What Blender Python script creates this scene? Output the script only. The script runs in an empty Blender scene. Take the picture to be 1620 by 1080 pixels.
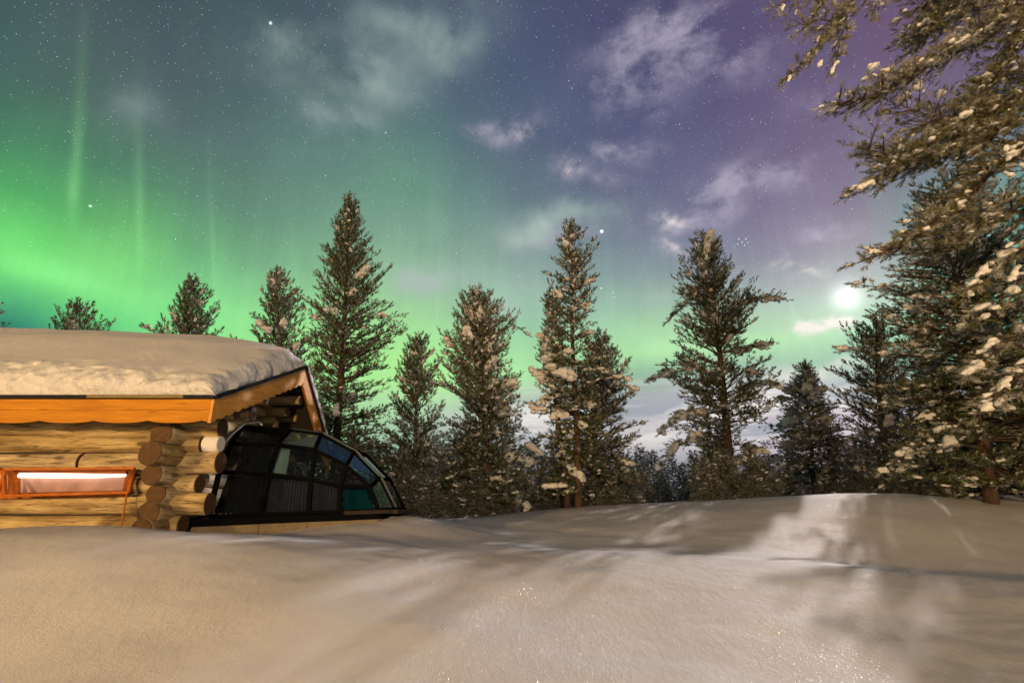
import bpy, math, random
import numpy as np
from mathutils import Vector, Matrix, noise as mnoise

R = math.radians
scene = bpy.context.scene
col = scene.collection
random.seed(7)

# ------------------------------------------------------------------ camera
CZ = 1.3
TILT = R(17.5)
FPX, CX, CY = 810.0, 810.0, 540.0            # the photograph is 1620 x 1080
cs, sn = math.cos(TILT), math.sin(TILT)
cam_d = bpy.data.cameras.new("camera")
cam = bpy.data.objects.new("camera", cam_d)
col.objects.link(cam)
cam.location = (0, 0, CZ)
cam.rotation_euler = (R(90) + TILT, 0, 0)
cam_d.sensor_width = 36.0
cam_d.lens = 18.0
cam_d.clip_end = 3000
cam_d.clip_start = 0.05
scene.camera = cam
scene.view_settings.view_transform = 'Standard'
scene.view_settings.look = 'None'
scene.view_settings.exposure = 0.0
scene.view_settings.gamma = 1.0
try:
    scene.cycles.max_bounces = 5
    scene.cycles.diffuse_bounces = 2
    scene.cycles.use_adaptive_sampling = True
    scene.cycles.adaptive_threshold = .02
    scene.cycles.glossy_bounces = 3
    scene.cycles.transparent_max_bounces = 12
    scene.cycles.sample_clamp_indirect = 4.0
    scene.cycles.use_denoising = True
except Exception:
    pass


def ray(u, v):
    a = (u - CX) / FPX
    b = (CY - v) / FPX
    return a, cs - b * sn, sn + b * cs


def at(u, v, Y):                              # a point of the place at distance Y in front of the viewer
    a, y, z = ray(u, v)
    t = Y / y
    return Vector((a * t, Y, z * t + CZ))


def atX(u, v, X):
    a, y, z = ray(u, v)
    t = X / a
    return Vector((X, y * t, z * t + CZ))


def azel(u, v):
    a, y, z = ray(u, v)
    return math.atan2(a, y), math.atan2(z, math.hypot(a, y))


def lin(c):
    return tuple(((x / 255) / 12.92 if x / 255 <= .04045 else ((x / 255 + .055) / 1.055) ** 2.4) for x in c)


# ------------------------------------------------------------------ sky
world = bpy.data.worlds.new("World")
scene.world = world
world.use_nodes = True
nt = world.node_tree
nt.nodes.clear()
N = nt.nodes.new
L = nt.links.new


def put(sock, v):
    if isinstance(v, bpy.types.NodeSocket):
        L(v, sock)
    else:
        sock.default_value = v


def M(op, a, b=None, c=None, clamp=False):
    n = N('ShaderNodeMath')
    n.operation = op
    n.use_clamp = clamp
    put(n.inputs[0], a)
    if b is not None:
        put(n.inputs[1], b)
    if c is not None:
        put(n.inputs[2], c)
    return n.outputs[0]


def VM(op, a, b=None, c=None):
    n = N('ShaderNodeVectorMath')
    n.operation = op
    put(n.inputs[0], a)
    if b is not None:
        put(n.inputs[1], b)
    if c is not None:
        if op == 'SCALE':
            put(n.inputs['Scale'], c)
        else:
            put(n.inputs[2], c)
    return n.outputs['Value'] if op in ('DOT_PRODUCT', 'LENGTH', 'DISTANCE') else n.outputs['Vector']


def SS(x, lo, hi):
    n = N('ShaderNodeMapRange')
    n.interpolation_type = 'SMOOTHSTEP'
    put(n.inputs['Value'], x)
    n.inputs['From Min'].default_value = lo
    n.inputs['From Max'].default_value = hi
    return n.outputs['Result']


def noise_n(vec, scale, detail=5, rough=.55, dist=0.0):
    n = N('ShaderNodeTexNoise')
    put(n.inputs['Vector'], vec)
    n.inputs['Scale'].default_value = scale
    n.inputs['Detail'].default_value = detail
    n.inputs['Roughness'].default_value = rough
    n.inputs['Distortion'].default_value = dist
    return n


tc = N('ShaderNodeTexCoord')
D = VM('NORMALIZE', tc.outputs['Generated'])
sep = N('ShaderNodeSeparateXYZ')
L(D, sep.inputs[0])
AZ = M('ARCTAN2', sep.outputs[0], sep.outputs[1])
EL = M('ARCSINE', sep.outputs[2])
cmb = N('ShaderNodeCombineXYZ')
L(AZ, cmb.inputs[0]); L(EL, cmb.inputs[1]); cmb.inputs[2].default_value = 1.0
AE = cmb.outputs[0]
# slightly bent copy for natural edges
wn = noise_n(D, 3.2, 5, .6)
wv = VM('MULTIPLY', VM('SUBTRACT', wn.outputs['Color'], (.5, .5, .5)), (.34, .2, 0))
AEW = VM('ADD', AE, wv)
wv2 = VM('MULTIPLY', VM('SUBTRACT', wn.outputs['Color'], (.5, .5, .5)), (.12, .05, 0))
AEb = VM('ADD', AE, wv2)

gx = [-200, 0, 135, 270, 405, 540, 680, 810, 945, 1080, 1215, 1350, 1480, 1620, 1800]
gy = [-200, 0, 100, 200, 300, 360, 410, 450, 500, 540, 570, 600, 640, 680, 720, 760, 800]
G = {
    -200: [(45, 70, 80), (48, 78, 88), (48, 85, 88), (48, 100, 88), (50, 140, 85), (55, 185, 85), (75, 215, 95), (60, 195, 100), (25, 115, 105), (25, 100, 105)],
    0: [(48, 74, 84), (54, 84, 92), (50, 88, 94), (50, 105, 90), (55, 145, 88), (62, 195, 88), (88, 225, 98), (70, 200, 105), (28, 115, 105), (28, 100, 110)],
    135: [(48, 68, 80), (62, 82, 94), (66, 84, 92), (68, 105, 98), (68, 142, 96), (82, 200, 92), (100, 228, 105), (102, 228, 108), (70, 200, 105), (40, 140, 105)],
    270: [(48, 62, 80), (56, 76, 90), (64, 80, 96), (72, 94, 104), (76, 120, 108), (80, 142, 106), (82, 168, 104), (82, 195, 108), (90, 222, 112), (88, 215, 112)],
    405: [(50, 64, 84), (54, 76, 92), (60, 86, 98), (74, 98, 108), (80, 116, 112), (88, 136, 116), (92, 156, 118), (98, 180, 122), (104, 208, 120), (108, 215, 118)],
    540: [(52, 64, 90), (60, 72, 94), (66, 86, 102), (76, 108, 112), (90, 132, 124), (100, 150, 128), (108, 168, 130), (115, 190, 130), (122, 212, 126), (128, 224, 124), (132, 228, 124), (132, 226, 126), (128, 200, 130)],
    680: [(52, 62, 94), (60, 76, 100), (64, 84, 110), (70, 100, 114), (88, 130, 125), (102, 148, 132), (114, 166, 138), (122, 180, 140), (126, 202, 134), (130, 222, 128), (134, 230, 122), (138, 232, 124), (140, 215, 145), (130, 165, 150)],
    810: [(52, 58, 96), (58, 68, 102), (62, 76, 110), (70, 84, 118), (84, 108, 126), (98, 128, 134), (116, 148, 144), (126, 166, 152), (122, 184, 148), (120, 196, 142), (128, 210, 140), (138, 224, 138), (150, 195, 155), (160, 172, 168), (140, 155, 160)],
    945: [(56, 56, 98), (58, 62, 102), (62, 70, 112), (68, 78, 118), (80, 92, 126), (94, 108, 134), (106, 128, 142), (116, 150, 148), (124, 182, 150), (126, 205, 142), (128, 212, 138), (118, 180, 140), (150, 170, 165), (165, 170, 170), (140, 150, 160)],
    1080: [(62, 58, 98), (62, 62, 104), (66, 66, 112), (74, 74, 118), (88, 90, 130), (98, 102, 138), (112, 122, 148), (122, 146, 152), (130, 184, 150), (138, 215, 140), (135, 205, 138), (112, 155, 142), (190, 188, 184), (175, 176, 176), (125, 135, 150)],
    1215: [(74, 60, 102), (78, 66, 112), (84, 72, 120), (90, 78, 124), (104, 92, 134), (114, 104, 142), (122, 120, 148), (132, 146, 156), (140, 186, 156), (136, 208, 142), (128, 190, 142), (118, 162, 148), (198, 192, 190), (190, 186, 188), (140, 145, 160)],
    1350: [(86, 62, 104), (92, 68, 116), (98, 74, 122), (102, 84, 128), (112, 100, 136), (124, 116, 144), (134, 136, 150), (150, 170, 165), (140, 205, 155), (124, 205, 142), (122, 175, 148), (122, 180, 155), (205, 198, 200), (190, 184, 192), (150, 150, 170)],
    1480: [(100, 64, 108), (108, 72, 118), (106, 78, 124), (100, 88, 130), (105, 125, 138), (110, 145, 142), (110, 165, 145), (120, 185, 150), (110, 205, 150), (100, 195, 145), (105, 175, 148), (115, 178, 155), (190, 190, 195), (180, 178, 186)],
    1620: [(98, 64, 108), (104, 72, 118), (96, 84, 126), (90, 112, 132), (80, 140, 132), (76, 160, 135), (75, 175, 138), (78, 185, 142), (80, 195, 145), (80, 185, 145), (90, 165, 148), (100, 165, 155), (160, 175, 180)],
    1800: [(90, 62, 104), (92, 72, 112), (84, 88, 120), (78, 115, 126), (70, 135, 126), (66, 150, 128), (66, 160, 130), (68, 168, 132), (70, 175, 135), (70, 165, 135), (80, 150, 140)],
}
for k in gx:
    while len(G[k]) < len(gy):
        G[k].append(G[k][-1])


def tune(c):
    r, g_, b = c
    k = min(1, max(0, (g_ - 130) / 80)); p = min(1, max(0, (r - g_) / 30))
    return (r + 15 + 26 * k - 9 * p, min(240, g_ + 13), b + 5 + 22 * k - 9 * p)


GA = np.array([[lin(tune(c)) for c in G[k]] for k in gx])      # [ix][iy][3]


def sky_at(az, el):
    x, y, z = math.sin(az) * math.cos(el), math.cos(az) * math.cos(el), math.sin(el)
    d = y * cs + z * sn
    if d < .15:
        d = .15
    u = CX + FPX * x / d
    v = CY - FPX * (z * cs - y * sn) / d
    u = min(max(u, gx[0]), gx[-1] - .01)
    v = min(max(v, gy[0]), gy[-1] - .01)
    i = max(j for j in range(len(gx) - 1) if gx[j] <= u)
    k = max(j for j in range(len(gy) - 1) if gy[j] <= v)
    fu = (u - gx[i]) / (gx[i + 1] - gx[i]); fv = (v - gy[k]) / (gy[k + 1] - gy[k])
    return (GA[i, k] * (1 - fu) + GA[i + 1, k] * fu) * (1 - fv) + (GA[i, k + 1] * (1 - fu) + GA[i + 1, k + 1] * fu) * fv


EL0, EL1 = R(-4), R(62)
sepw = N('ShaderNodeSeparateXYZ'); L(AEb, sepw.inputs[0])
ELn = M('DIVIDE', M('SUBTRACT', sepw.outputs[1], EL0), EL1 - EL0, clamp=True)
AZb = sepw.outputs[0]
stops_el = [-4, 1, 3.5, 6, 8, 10.5, 13, 15.5, 18, 20.5, 24, 28, 33, 39, 46, 54, 62]
cols_az = [-56, -47, -40, -33, -26, -19, -12, -5, 2, 9, 16, 23, 30, 37, 44, 52]
cur = None
for j, a in enumerate(cols_az):
    rp = N('ShaderNodeValToRGB')
    L(ELn, rp.inputs[0])
    cr = rp.color_ramp
    while len(cr.elements) < len(stops_el):
        cr.elements.new(.5)
    for e, s in zip(cr.elements, stops_el):
        e.position = (R(s) - EL0) / (EL1 - EL0)
    for e, s in zip(cr.elements, stops_el):
        c = sky_at(R(a), R(s))
        e.color = (c[0], c[1], c[2], 1)
    if cur is None:
        cur = rp.outputs[0]
    else:
        mx = N('ShaderNodeMix'); mx.data_type = 'RGBA'
        L(SS(AZb, R(cols_az[j - 1]), R(a)), mx.inputs['Factor'])
        L(cur, mx.inputs['A']); L(rp.outputs[0], mx.inputs['B'])
        cur = mx.outputs['Result']
base = cur


def blob(u, v, su, sv, rot=0.0, vec=None):
    """soft oval patch of the sky round the direction (u, v)"""
    c, s = math.cos(R(rot)), math.sin(R(rot))
    p0 = np.array(azel(u, v))
    d = 6.0
    e1 = (np.array(azel(u + c * d, v + s * d)) - p0) / d * su
    e2 = (np.array(azel(u - s * d, v + c * d)) - p0) / d * sv
    Mi = np.linalg.inv(np.array([e1, e2]).T)
    o = -Mi @ p0
    V = vec if vec is not None else AEW
    q1 = VM('DOT_PRODUCT', V, (Mi[0, 0], Mi[0, 1], o[0]))
    q2 = VM('DOT_PRODUCT', V, (Mi[1, 0], Mi[1, 1], o[1]))
    r2 = M('MULTIPLY_ADD', q1, q1, M('MULTIPLY', q2, q2))
    return M('EXPONENT', M('MULTIPLY', r2, -1.0))


def add_all(lst):
    s = lst[0]
    for t in lst[1:]:
        s = M('ADD', s, t)
    return s


# aurora rays: tall narrow green streaks
rays = []
for (u, v, su, sv, rot, k) in [(70, 425, 95, 24, 14, .10), (180, 470, 80, 22, 18, .04), (122, 250, 9, 75, 2, .09), (114, 305, 9, 38, 2, .10), (128, 130, 10, 110, 2, .03), (221, 345, 7, 70, 0, .075), (219, 250, 9, 110, 0, .035),
                               (337, 400, 4, 60, -1.5, .05), (332, 310, 6, 90, -1.5, .02), (350, 410, 22, 60, -2, .05), (466, 440, 10, 60, 0, .05),
                               (632, 270, 45, 55, 20, .03), (690, 350, 18, 90, -3, .03), (820, 560, 18, 70, -8, .06), (1060, 545, 60, 20, -8, .06), (1200, 545, 60, 16, -4, .06),
                               (1380, 270, 18, 90, -14, .035), (1100, 540, 8, 40, -20, .04), (1270, 520, 4, 40, -25, .03), (1310, 520, 3, 40, -28, .025)]:
    rays.append(M('MULTIPLY', blob(u, v, su, sv, rot, AE), k))
ray_sum = add_all(rays)
vs = VM('MULTIPLY', AE, (60, 1.5, 0))
fine = noise_n(vs, 1.0, 3, .6)
band = SS(EL, R(2), R(24))
band = M('MULTIPLY', band, M('SUBTRACT', 1.0, SS(EL, R(24), R(44))))
streak = M('MULTIPLY_ADD', M('MULTIPLY', M('SUBTRACT', fine.outputs[0], .5), band), .20, 1.0)
sky = VM('SCALE', base, c=streak)
sky = VM('ADD', sky, VM('SCALE', (.40, 1.0, .34), c=M('MULTIPLY', ray_sum, 1.25)))
mott = noise_n(D, 7.0, 6, .6)
sky = VM('SCALE', sky, c=M('MULTIPLY_ADD', M('SUBTRACT', mott.outputs[0], .5), .35, 1.0))

# clouds
cn = noise_n(VM('ADD', VM('MULTIPLY', D, (1, 1, 1.5)), VM('SCALE', wn.outputs['Color'], c=.12)), 9.5, 9, .62, .15)
cnf = SS(cn.outputs[0], .38, .64)
cl = noise_n(VM('ADD', D, VM('SCALE', wn.outputs['Color'], c=.1)), 5.5, 7, .56, .2)
cnl = SS(cl.outputs[0], .36, .64)
softl = add_all([M('MULTIPLY', blob(*b[:5]), b[5]) for b in [
    (470, 95, 95, 45, 20, 1.1), (600, 130, 60, 45, 40, 1.1), (700, 50, 75, 55, -10, 1.2), (540, 205, 55, 28, 15, 1.0), (470, 240, 70, 30, -25, .7),
    (200, 175, 60, 35, 10, .5), (600, 20, 60, 35, 0, .6)]])
softm = add_all([M('MULTIPLY', blob(*b[:5]), b[5]) for b in [
    (700, 440, 75, 24, -8, 1.4), (640, 430, 50, 25, 0, .5), (820, 488, 60, 20, -15, 1.1), (820, 375, 80, 25, 0, .9), (900, 355, 60, 22, -10, 1.1), (1010, 500, 50, 14, 0, .6)]])
softr = add_all([M('MULTIPLY', blob(*b[:5]), b[5]) for b in [
    (1090, 40, 85, 58, 0, 2.3), (1030, 60, 45, 45, 0, 1.3), (1150, 80, 40, 35, 0, 1.2), (990, 130, 60, 55, -35, 1.2), (825, 210, 34, 22, -5, 1.7), (800, 200, 30, 18, 0, .8), (990, 238, 42, 18, 5, 1.7),
    (905, 272, 30, 26, 0, 2.0), (970, 285, 22, 18, 0, 1.2), (1120, 320, 55, 26, -35, 2.3), (1160, 295, 45, 20, -15, 1.2), (1235, 285, 45, 22, -20, 1.4), (760, 215, 40, 14, 0, .8),
    (1045, 368, 32, 16, -15, 2.0), (1043, 412, 30, 12, 20, 1.7), (1270, 370, 22, 12, 0, 1.4), (1325, 355, 35, 14, -10, 1.5), (900, 385, 60, 18, -5, .8), (1255, 170, 40, 30, -20, .8)]])
bright = add_all([M('MULTIPLY', blob(*b[:5]), b[5]) for b in [
    (1253, 417, 32, 11, -8, 2.6), (1305, 517, 48, 12, -14, 3.2), (1262, 523, 25, 8, 0, 1.5), (1043, 368, 26, 10, -12, 1.6), (1045, 410, 20, 7, 15, 1.2), (905, 273, 16, 12, 0, .9), (825, 208, 20, 11, 0, .9), (1290, 595, 50, 8, -4, 1.4), (1340, 590, 30, 8, 0, 1.2)]])
lowv = VM('MULTIPLY', AE, (3.0, 22, 0))
lown = noise_n(VM('ADD', lowv, VM('SCALE', wn.outputs['Color'], c=.8)), 1.3, 7, .55, .3)
lowm = M('MULTIPLY', SS(lown.outputs[0], .40, .62), 1.0)
lowb = add_all([M('MULTIPLY', blob(*b[:5], AEb), b[5]) for b in [
    (1040, 645, 190, 34, 0, 1.0), (1320, 630, 150, 26, 0, 1.1), (830, 670, 110, 34, 0, .75), (1240, 680, 110, 20, 0, .9), (1050, 690, 120, 16, 0, .5)]])


def over(bg, colr, fac):
    mx = N('ShaderNodeMix'); mx.data_type = 'RGBA'
    put(mx.inputs['Factor'], M('MINIMUM', fac, .92))
    L(bg, mx.inputs['A']); mx.inputs['B'].default_value = (*colr, 1)
    return mx.outputs['Result']


# stars lie behind the clouds
star = None
for (sc_, rad, thr, k) in [(230, .20, .30, .42), (130, .10, .40, .80), (48, .038, .35, 1.7)]:
    vo = N('ShaderNodeTexVoronoi')
    L(D, vo.inputs['Vector']); vo.inputs['Scale'].default_value = sc_
    s1 = M('SUBTRACT', 1.0, SS(vo.outputs['Distance'], rad * .35, rad))
    sb = N('ShaderNodeSeparateXYZ'); L(vo.outputs['Color'], sb.inputs[0])
    br = M('POWER', SS(sb.outputs[0], thr, 1.0), 1.6)
    s1 = M('MULTIPLY', M('MULTIPLY', s1, br), k)
    star = s1 if star is None else M('ADD', star, s1)
for (u, v, r_, k) in [(952, 366, 3.4, 3.0), (428, 37, 2.6, 1.6), (143, 326, 2.4, 1.0), (951, 456, 2, .9), (1169, 378, 1.5, .9), (1174, 383, 1.5, .9), (1180, 378, 1.6, .9), (1167, 386, 1.4, .7), (1178, 388, 1.4, .8), (1183, 384, 1.3, .7),
                      (970, 463, 1.6, .8), (972, 470, 1.4, .7), (619, 484, 1.8, .8), (900, 128, 1.3, .6), (905, 140, 1.3, .6), (515, 278, 1.5, .6), (610, 210, 1.6, .7)]:
    d = Vector(ray(u, v)).normalized()
    rr = r_ / 810 / 1.9
    dist = VM('DISTANCE', D, tuple(d))
    g = M('EXPONENT', M('MULTIPLY', M('POWER', M('DIVIDE', dist, rr), 2.0), -1.0))
    star = M('ADD', star, M('MULTIPLY', g, k))
star = M('MULTIPLY', star, SS(EL, R(9), R(26)))
sky = VM('ADD', sky, VM('SCALE', (.85, .92, 1.0), c=star))
sky = over(sky, lin((150, 168, 165)), M('MULTIPLY', M('MULTIPLY', softl, cnl), .78))
sky = over(sky, lin((172, 190, 182)), M('MULTIPLY', M('MULTIPLY', softm, cnl), .75))
sky = over(sky, lin((186, 178, 198)), M('MULTIPLY', M('MULTIPLY', M('MINIMUM', softr, 1.5), cnf), .46))
sky = over(sky, lin((150, 160, 172)), M('MULTIPLY', lowb, .75))
sky = over(sky, lin((244, 238, 232)), M('MULTIPLY', M('MULTIPLY', M('MINIMUM', lowb, 1.1), lowm), .95))
sky = over(sky, lin((245, 236, 226)), M('MULTIPLY', M('MULTIPLY', bright, cnf), .5))
# moon, low in the sky on the right, with the bright air round it
MOON = Vector(ray(1340, 470)).normalized()
md = VM('DISTANCE', D, tuple(MOON))
disc = M('SUBTRACT', 1.0, SS(md, .009, .0155))
halo1 = M('EXPONENT', M('MULTIPLY', M('POWER', M('DIVIDE', md, .021), 2.0), -1.0))
halo2 = M('EXPONENT', M('MULTIPLY', M('DIVIDE', md, .075), -1.0))
halo3 = M('EXPONENT', M('MULTIPLY', M('DIVIDE', md, .22), -1.0))
sky = VM('ADD', sky, VM('SCALE', (1, .97, .95), c=M('ADD', M('MULTIPLY', disc, 1.6), M('MULTIPLY', halo1, .6))))
sky = VM('ADD', sky, VM('SCALE', (.95, .92, .95), c=M('ADD', M('MULTIPLY', halo2, .15), M('MULTIPLY', halo3, .05))))
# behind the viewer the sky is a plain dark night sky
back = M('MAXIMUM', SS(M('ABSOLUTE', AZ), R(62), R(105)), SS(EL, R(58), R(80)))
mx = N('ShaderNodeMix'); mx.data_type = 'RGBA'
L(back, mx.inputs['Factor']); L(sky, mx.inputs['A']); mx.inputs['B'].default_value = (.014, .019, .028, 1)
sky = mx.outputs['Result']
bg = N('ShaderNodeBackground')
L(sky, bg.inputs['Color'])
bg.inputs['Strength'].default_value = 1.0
wo = N('ShaderNodeOutputWorld')
L(bg.outputs[0], wo.inputs[0])
world.cycles.sampling_method = 'MANUAL'
world.cycles.sample_map_resolution = 1024

# ------------------------------------------------------------------ moonlight and yard lamp
sun_d = bpy.data.lights.new("moonlight", 'SUN')
sun_d.energy = 3.7
sun_d.angle = R(0.6)
sun_d.color = (1.0, .86, .80)
sun = bpy.data.objects.new("moonlight", sun_d)
col.objects.link(sun)
sun.rotation_euler = (-MOON).to_track_quat('-Z', 'Y').to_euler()
for (pw_, lx, ly, lz, lc) in ((12500, -15, -13, 1.35, (1.0, .60, .22)), (11500, 2, -14.5, 2.1, (1.0, .69, .38))):      # two warm lamps of the yard behind the viewer
    lp_d = bpy.data.lights.new("yard_lamp_light", 'POINT')
    lp_d.energy = pw_
    lp_d.color = lc
    lp_d.shadow_soft_size = .15
    lp = bpy.data.objects.new("yard_lamp_light", lp_d)
    col.objects.link(lp)
    lp.location = (lx, ly, CZ + lz)


# ------------------------------------------------------------------ helpers
def tag(o, label=None, cat=None, group=None, kind=None):
    if label: o["label"] = label
    if cat: o["category"] = cat
    if group: o["group"] = group
    if kind: o["kind"] = kind
    return o


def empty(name, loc, rz=0):
    o = bpy.data.objects.new(name, None)
    o.empty_display_size = .2
    col.objects.link(o)
    o.location = loc
    o.rotation_euler = (0, 0, rz)
    return o


def link_mesh(name, me, mats, parent=None, loc=None):
    o = bpy.data.objects.new(name, me)
    for m in (mats if isinstance(mats, (list, tuple)) else [mats]):
        me.materials.append(m)
    col.objects.link(o)
    if loc is not None:
        o.location = loc
    if parent:
        o.parent = parent
    return o


def np_mesh(name, V, F, smooth=False, attrs=None):
    """triangles or quads from arrays"""
    me = bpy.data.meshes.new(name)
    V = np.asarray(V, dtype=np.float32); F = np.asarray(F, dtype=np.int32)
    k = F.shape[1]
    me.vertices.add(len(V)); me.vertices.foreach_set('co', V.ravel())
    me.loops.add(F.size); me.loops.foreach_set('vertex_index', F.ravel())
    me.polygons.add(len(F))
    me.polygons.foreach_set('loop_start', np.arange(0, F.size, k, dtype=np.int32))
    me.polygons.foreach_set('loop_total', np.full(len(F), k, dtype=np.int32))
    me.polygons.foreach_set('use_smooth', np.full(len(F), smooth))
    if attrs:
        for an, arr in attrs.items():
            a = me.attributes.new(an, 'FLOAT', 'POINT')
            a.data.foreach_set('value', np.asarray(arr, dtype=np.float32))
    me.update(calc_edges=True)
    me.validate()
    return me


class MB:
    def __init__(s, origin=(0, 0, 0)):
        s.v = []; s.f = []; s.o = Vector(origin)

    def add(s, vs, fs):
        b = len(s.v)
        s.v += [Vector(p) - s.o for p in vs]
        s.f += [[i + b for i in f] for f in fs]

    def box(s, lo, hi):
        x0, y0, z0 = lo; x1, y1, z1 = hi
        s.add([(x0, y0, z0), (x1, y0, z0), (x1, y1, z0), (x0, y1, z0), (x0, y0, z1), (x1, y0, z1), (x1, y1, z1), (x0, y1, z1)],
              [(0, 3, 2, 1), (4, 5, 6, 7), (0, 1, 5, 4), (1, 2, 6, 5), (2, 3, 7, 6), (3, 0, 4, 7)])

    def bar(s, a, b, w, h, up=(0, 0, 1)):
        a = Vector(a); b = Vector(b)
        d = (b - a).normalized(); up = Vector(up)
        x = d.cross(up)
        if x.length < 1e-4: x = d.cross(Vector((1, 0, 0)))
        x.normalize(); y = x.cross(d).normalized()
        vs = []
        for p in (a, b):
            for (i, j) in ((-1, -1), (1, -1), (1, 1), (-1, 1)):
                vs.append(p + x * i * w / 2 + y * j * h / 2)
        s.add(vs, [(0, 3, 2, 1), (4, 5, 6, 7), (0, 1, 5, 4), (1, 2, 6, 5), (2, 3, 7, 6), (3, 0, 4, 7)])

    def tube(s, pts, radii, n=10):
        pts = [Vector(p) for p in pts]
        vs = []; fs = []
        for i, p in enumerate(pts):
            d = (pts[min(i + 1, len(pts) - 1)] - pts[max(i - 1, 0)]).normalized()
            x = d.cross(Vector((.31, .95, .05)))
            if x.length < .05: x = d.cross(Vector((1, 0, 0)))
            x.normalize(); y = d.cross(x)
            r = radii[i] if hasattr(radii, '__len__') else radii
            for k in range(n):
                a = 2 * math.pi * k / n
                vs.append(p + (x * math.cos(a) + y * math.sin(a)) * r)
        for i in range(len(pts) - 1):
            for k in range(n):
                fs.append((i * n + k, i * n + (k + 1) % n, (i + 1) * n + (k + 1) % n, (i + 1) * n + k))
        fs.append(list(range(n))[::-1]); fs.append([(len(pts) - 1) * n + k for k in range(n)])
        s.add(vs, fs)

    def slab(s, quad, t):
        """a flat pane or board: polygon given as points, thickness t along its normal"""
        q = [Vector(p) for p in quad]
        n = (q[1] - q[0]).cross(q[2] - q[0]).normalized() * t
        m = len(q)
        s.add(q + [p + n for p in q], [list(range(m))[::-1], [m + i for i in range(m)]] + [(i, (i + 1) % m, m + (i + 1) % m, m + i) for i in range(m)])

    def build(s, name, mat, parent=None, smooth=False, bevel=0, loc=None):
        me = bpy.data.meshes.new(name)
        me.from_pydata([tuple(p) for p in s.v], [], s.f)
        if smooth:
            me.polygons.foreach_set('use_smooth', [True] * len(me.polygons))
        me.update()
        o = link_mesh(name, me, mat, parent, loc)
        if bevel:
            b = o.modifiers.new('bevel', 'BEVEL'); b.width = bevel; b.segments = 2; b.limit_method = 'ANGLE'
        return o


def new_mat(name):
    m = bpy.data.materials.new(name)
    m.use_nodes = True
    t = m.node_tree
    b = t.nodes['Principled BSDF']
    return m, t, b


def ramp(t, fac, stops):
    r = t.nodes.new('ShaderNodeValToRGB')
    while len(r.color_ramp.elements) < len(stops):
        r.color_ramp.elements.new(.5)
    for e, (p, c) in zip(r.color_ramp.elements, stops):
        e.position = p
    for e, (p, c) in zip(r.color_ramp.elements, stops):
        e.color = (*c, 1)
    t.links.new(fac, r.inputs[0])
    return r.outputs[0]


def tnoise(t, scale, detail=4, rough=.55, mapping=None, coord='Object', dist=0):
    tcn = t.nodes.new('ShaderNodeTexCoord')
    v = tcn.outputs[coord]
    if mapping:
        mp = t.nodes.new('ShaderNodeMapping')
        mp.inputs['Scale'].default_value = mapping
        t.links.new(v, mp.inputs[0]); v = mp.outputs[0]
    n = t.nodes.new('ShaderNodeTexNoise')
    n.inputs['Scale'].default_value = scale; n.inputs['Detail'].default_value = detail
    n.inputs['Roughness'].default_value = rough; n.inputs['Distortion'].default_value = dist
    t.links.new(v, n.inputs['Vector'])
    return n.outputs[0]


def bump(t, b, h, strength, dist, prev=None):
    n = t.nodes.new('ShaderNodeBump')
    n.inputs['Strength'].default_value = strength; n.inputs['Distance'].default_value = dist
    t.links.new(h, n.inputs['Height'])
    if prev is not None: t.links.new(prev, n.inputs['Normal'])
    t.links.new(n.outputs[0], b.inputs['Normal'])
    return n.outputs[0]


def plain(name, c, rough=.6, metal=0, var=.15, scale=8, bmp=.2, spec=.35):
    m, t, b = new_mat(name)
    n = tnoise(t, scale, 5)
    lo = tuple(x * (1 - var) for x in c); hi = tuple(min(1, x * (1 + var)) for x in c)
    t.links.new(ramp(t, n, [(.3, lo), (.7, hi)]), b.inputs['Base Color'])
    b.inputs['Roughness'].default_value = rough; b.inputs['Metallic'].default_value = metal
    b.inputs['Specular IOR Level'].default_value = spec
    if bmp: bump(t, b, n, bmp, .01)
    return m


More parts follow.
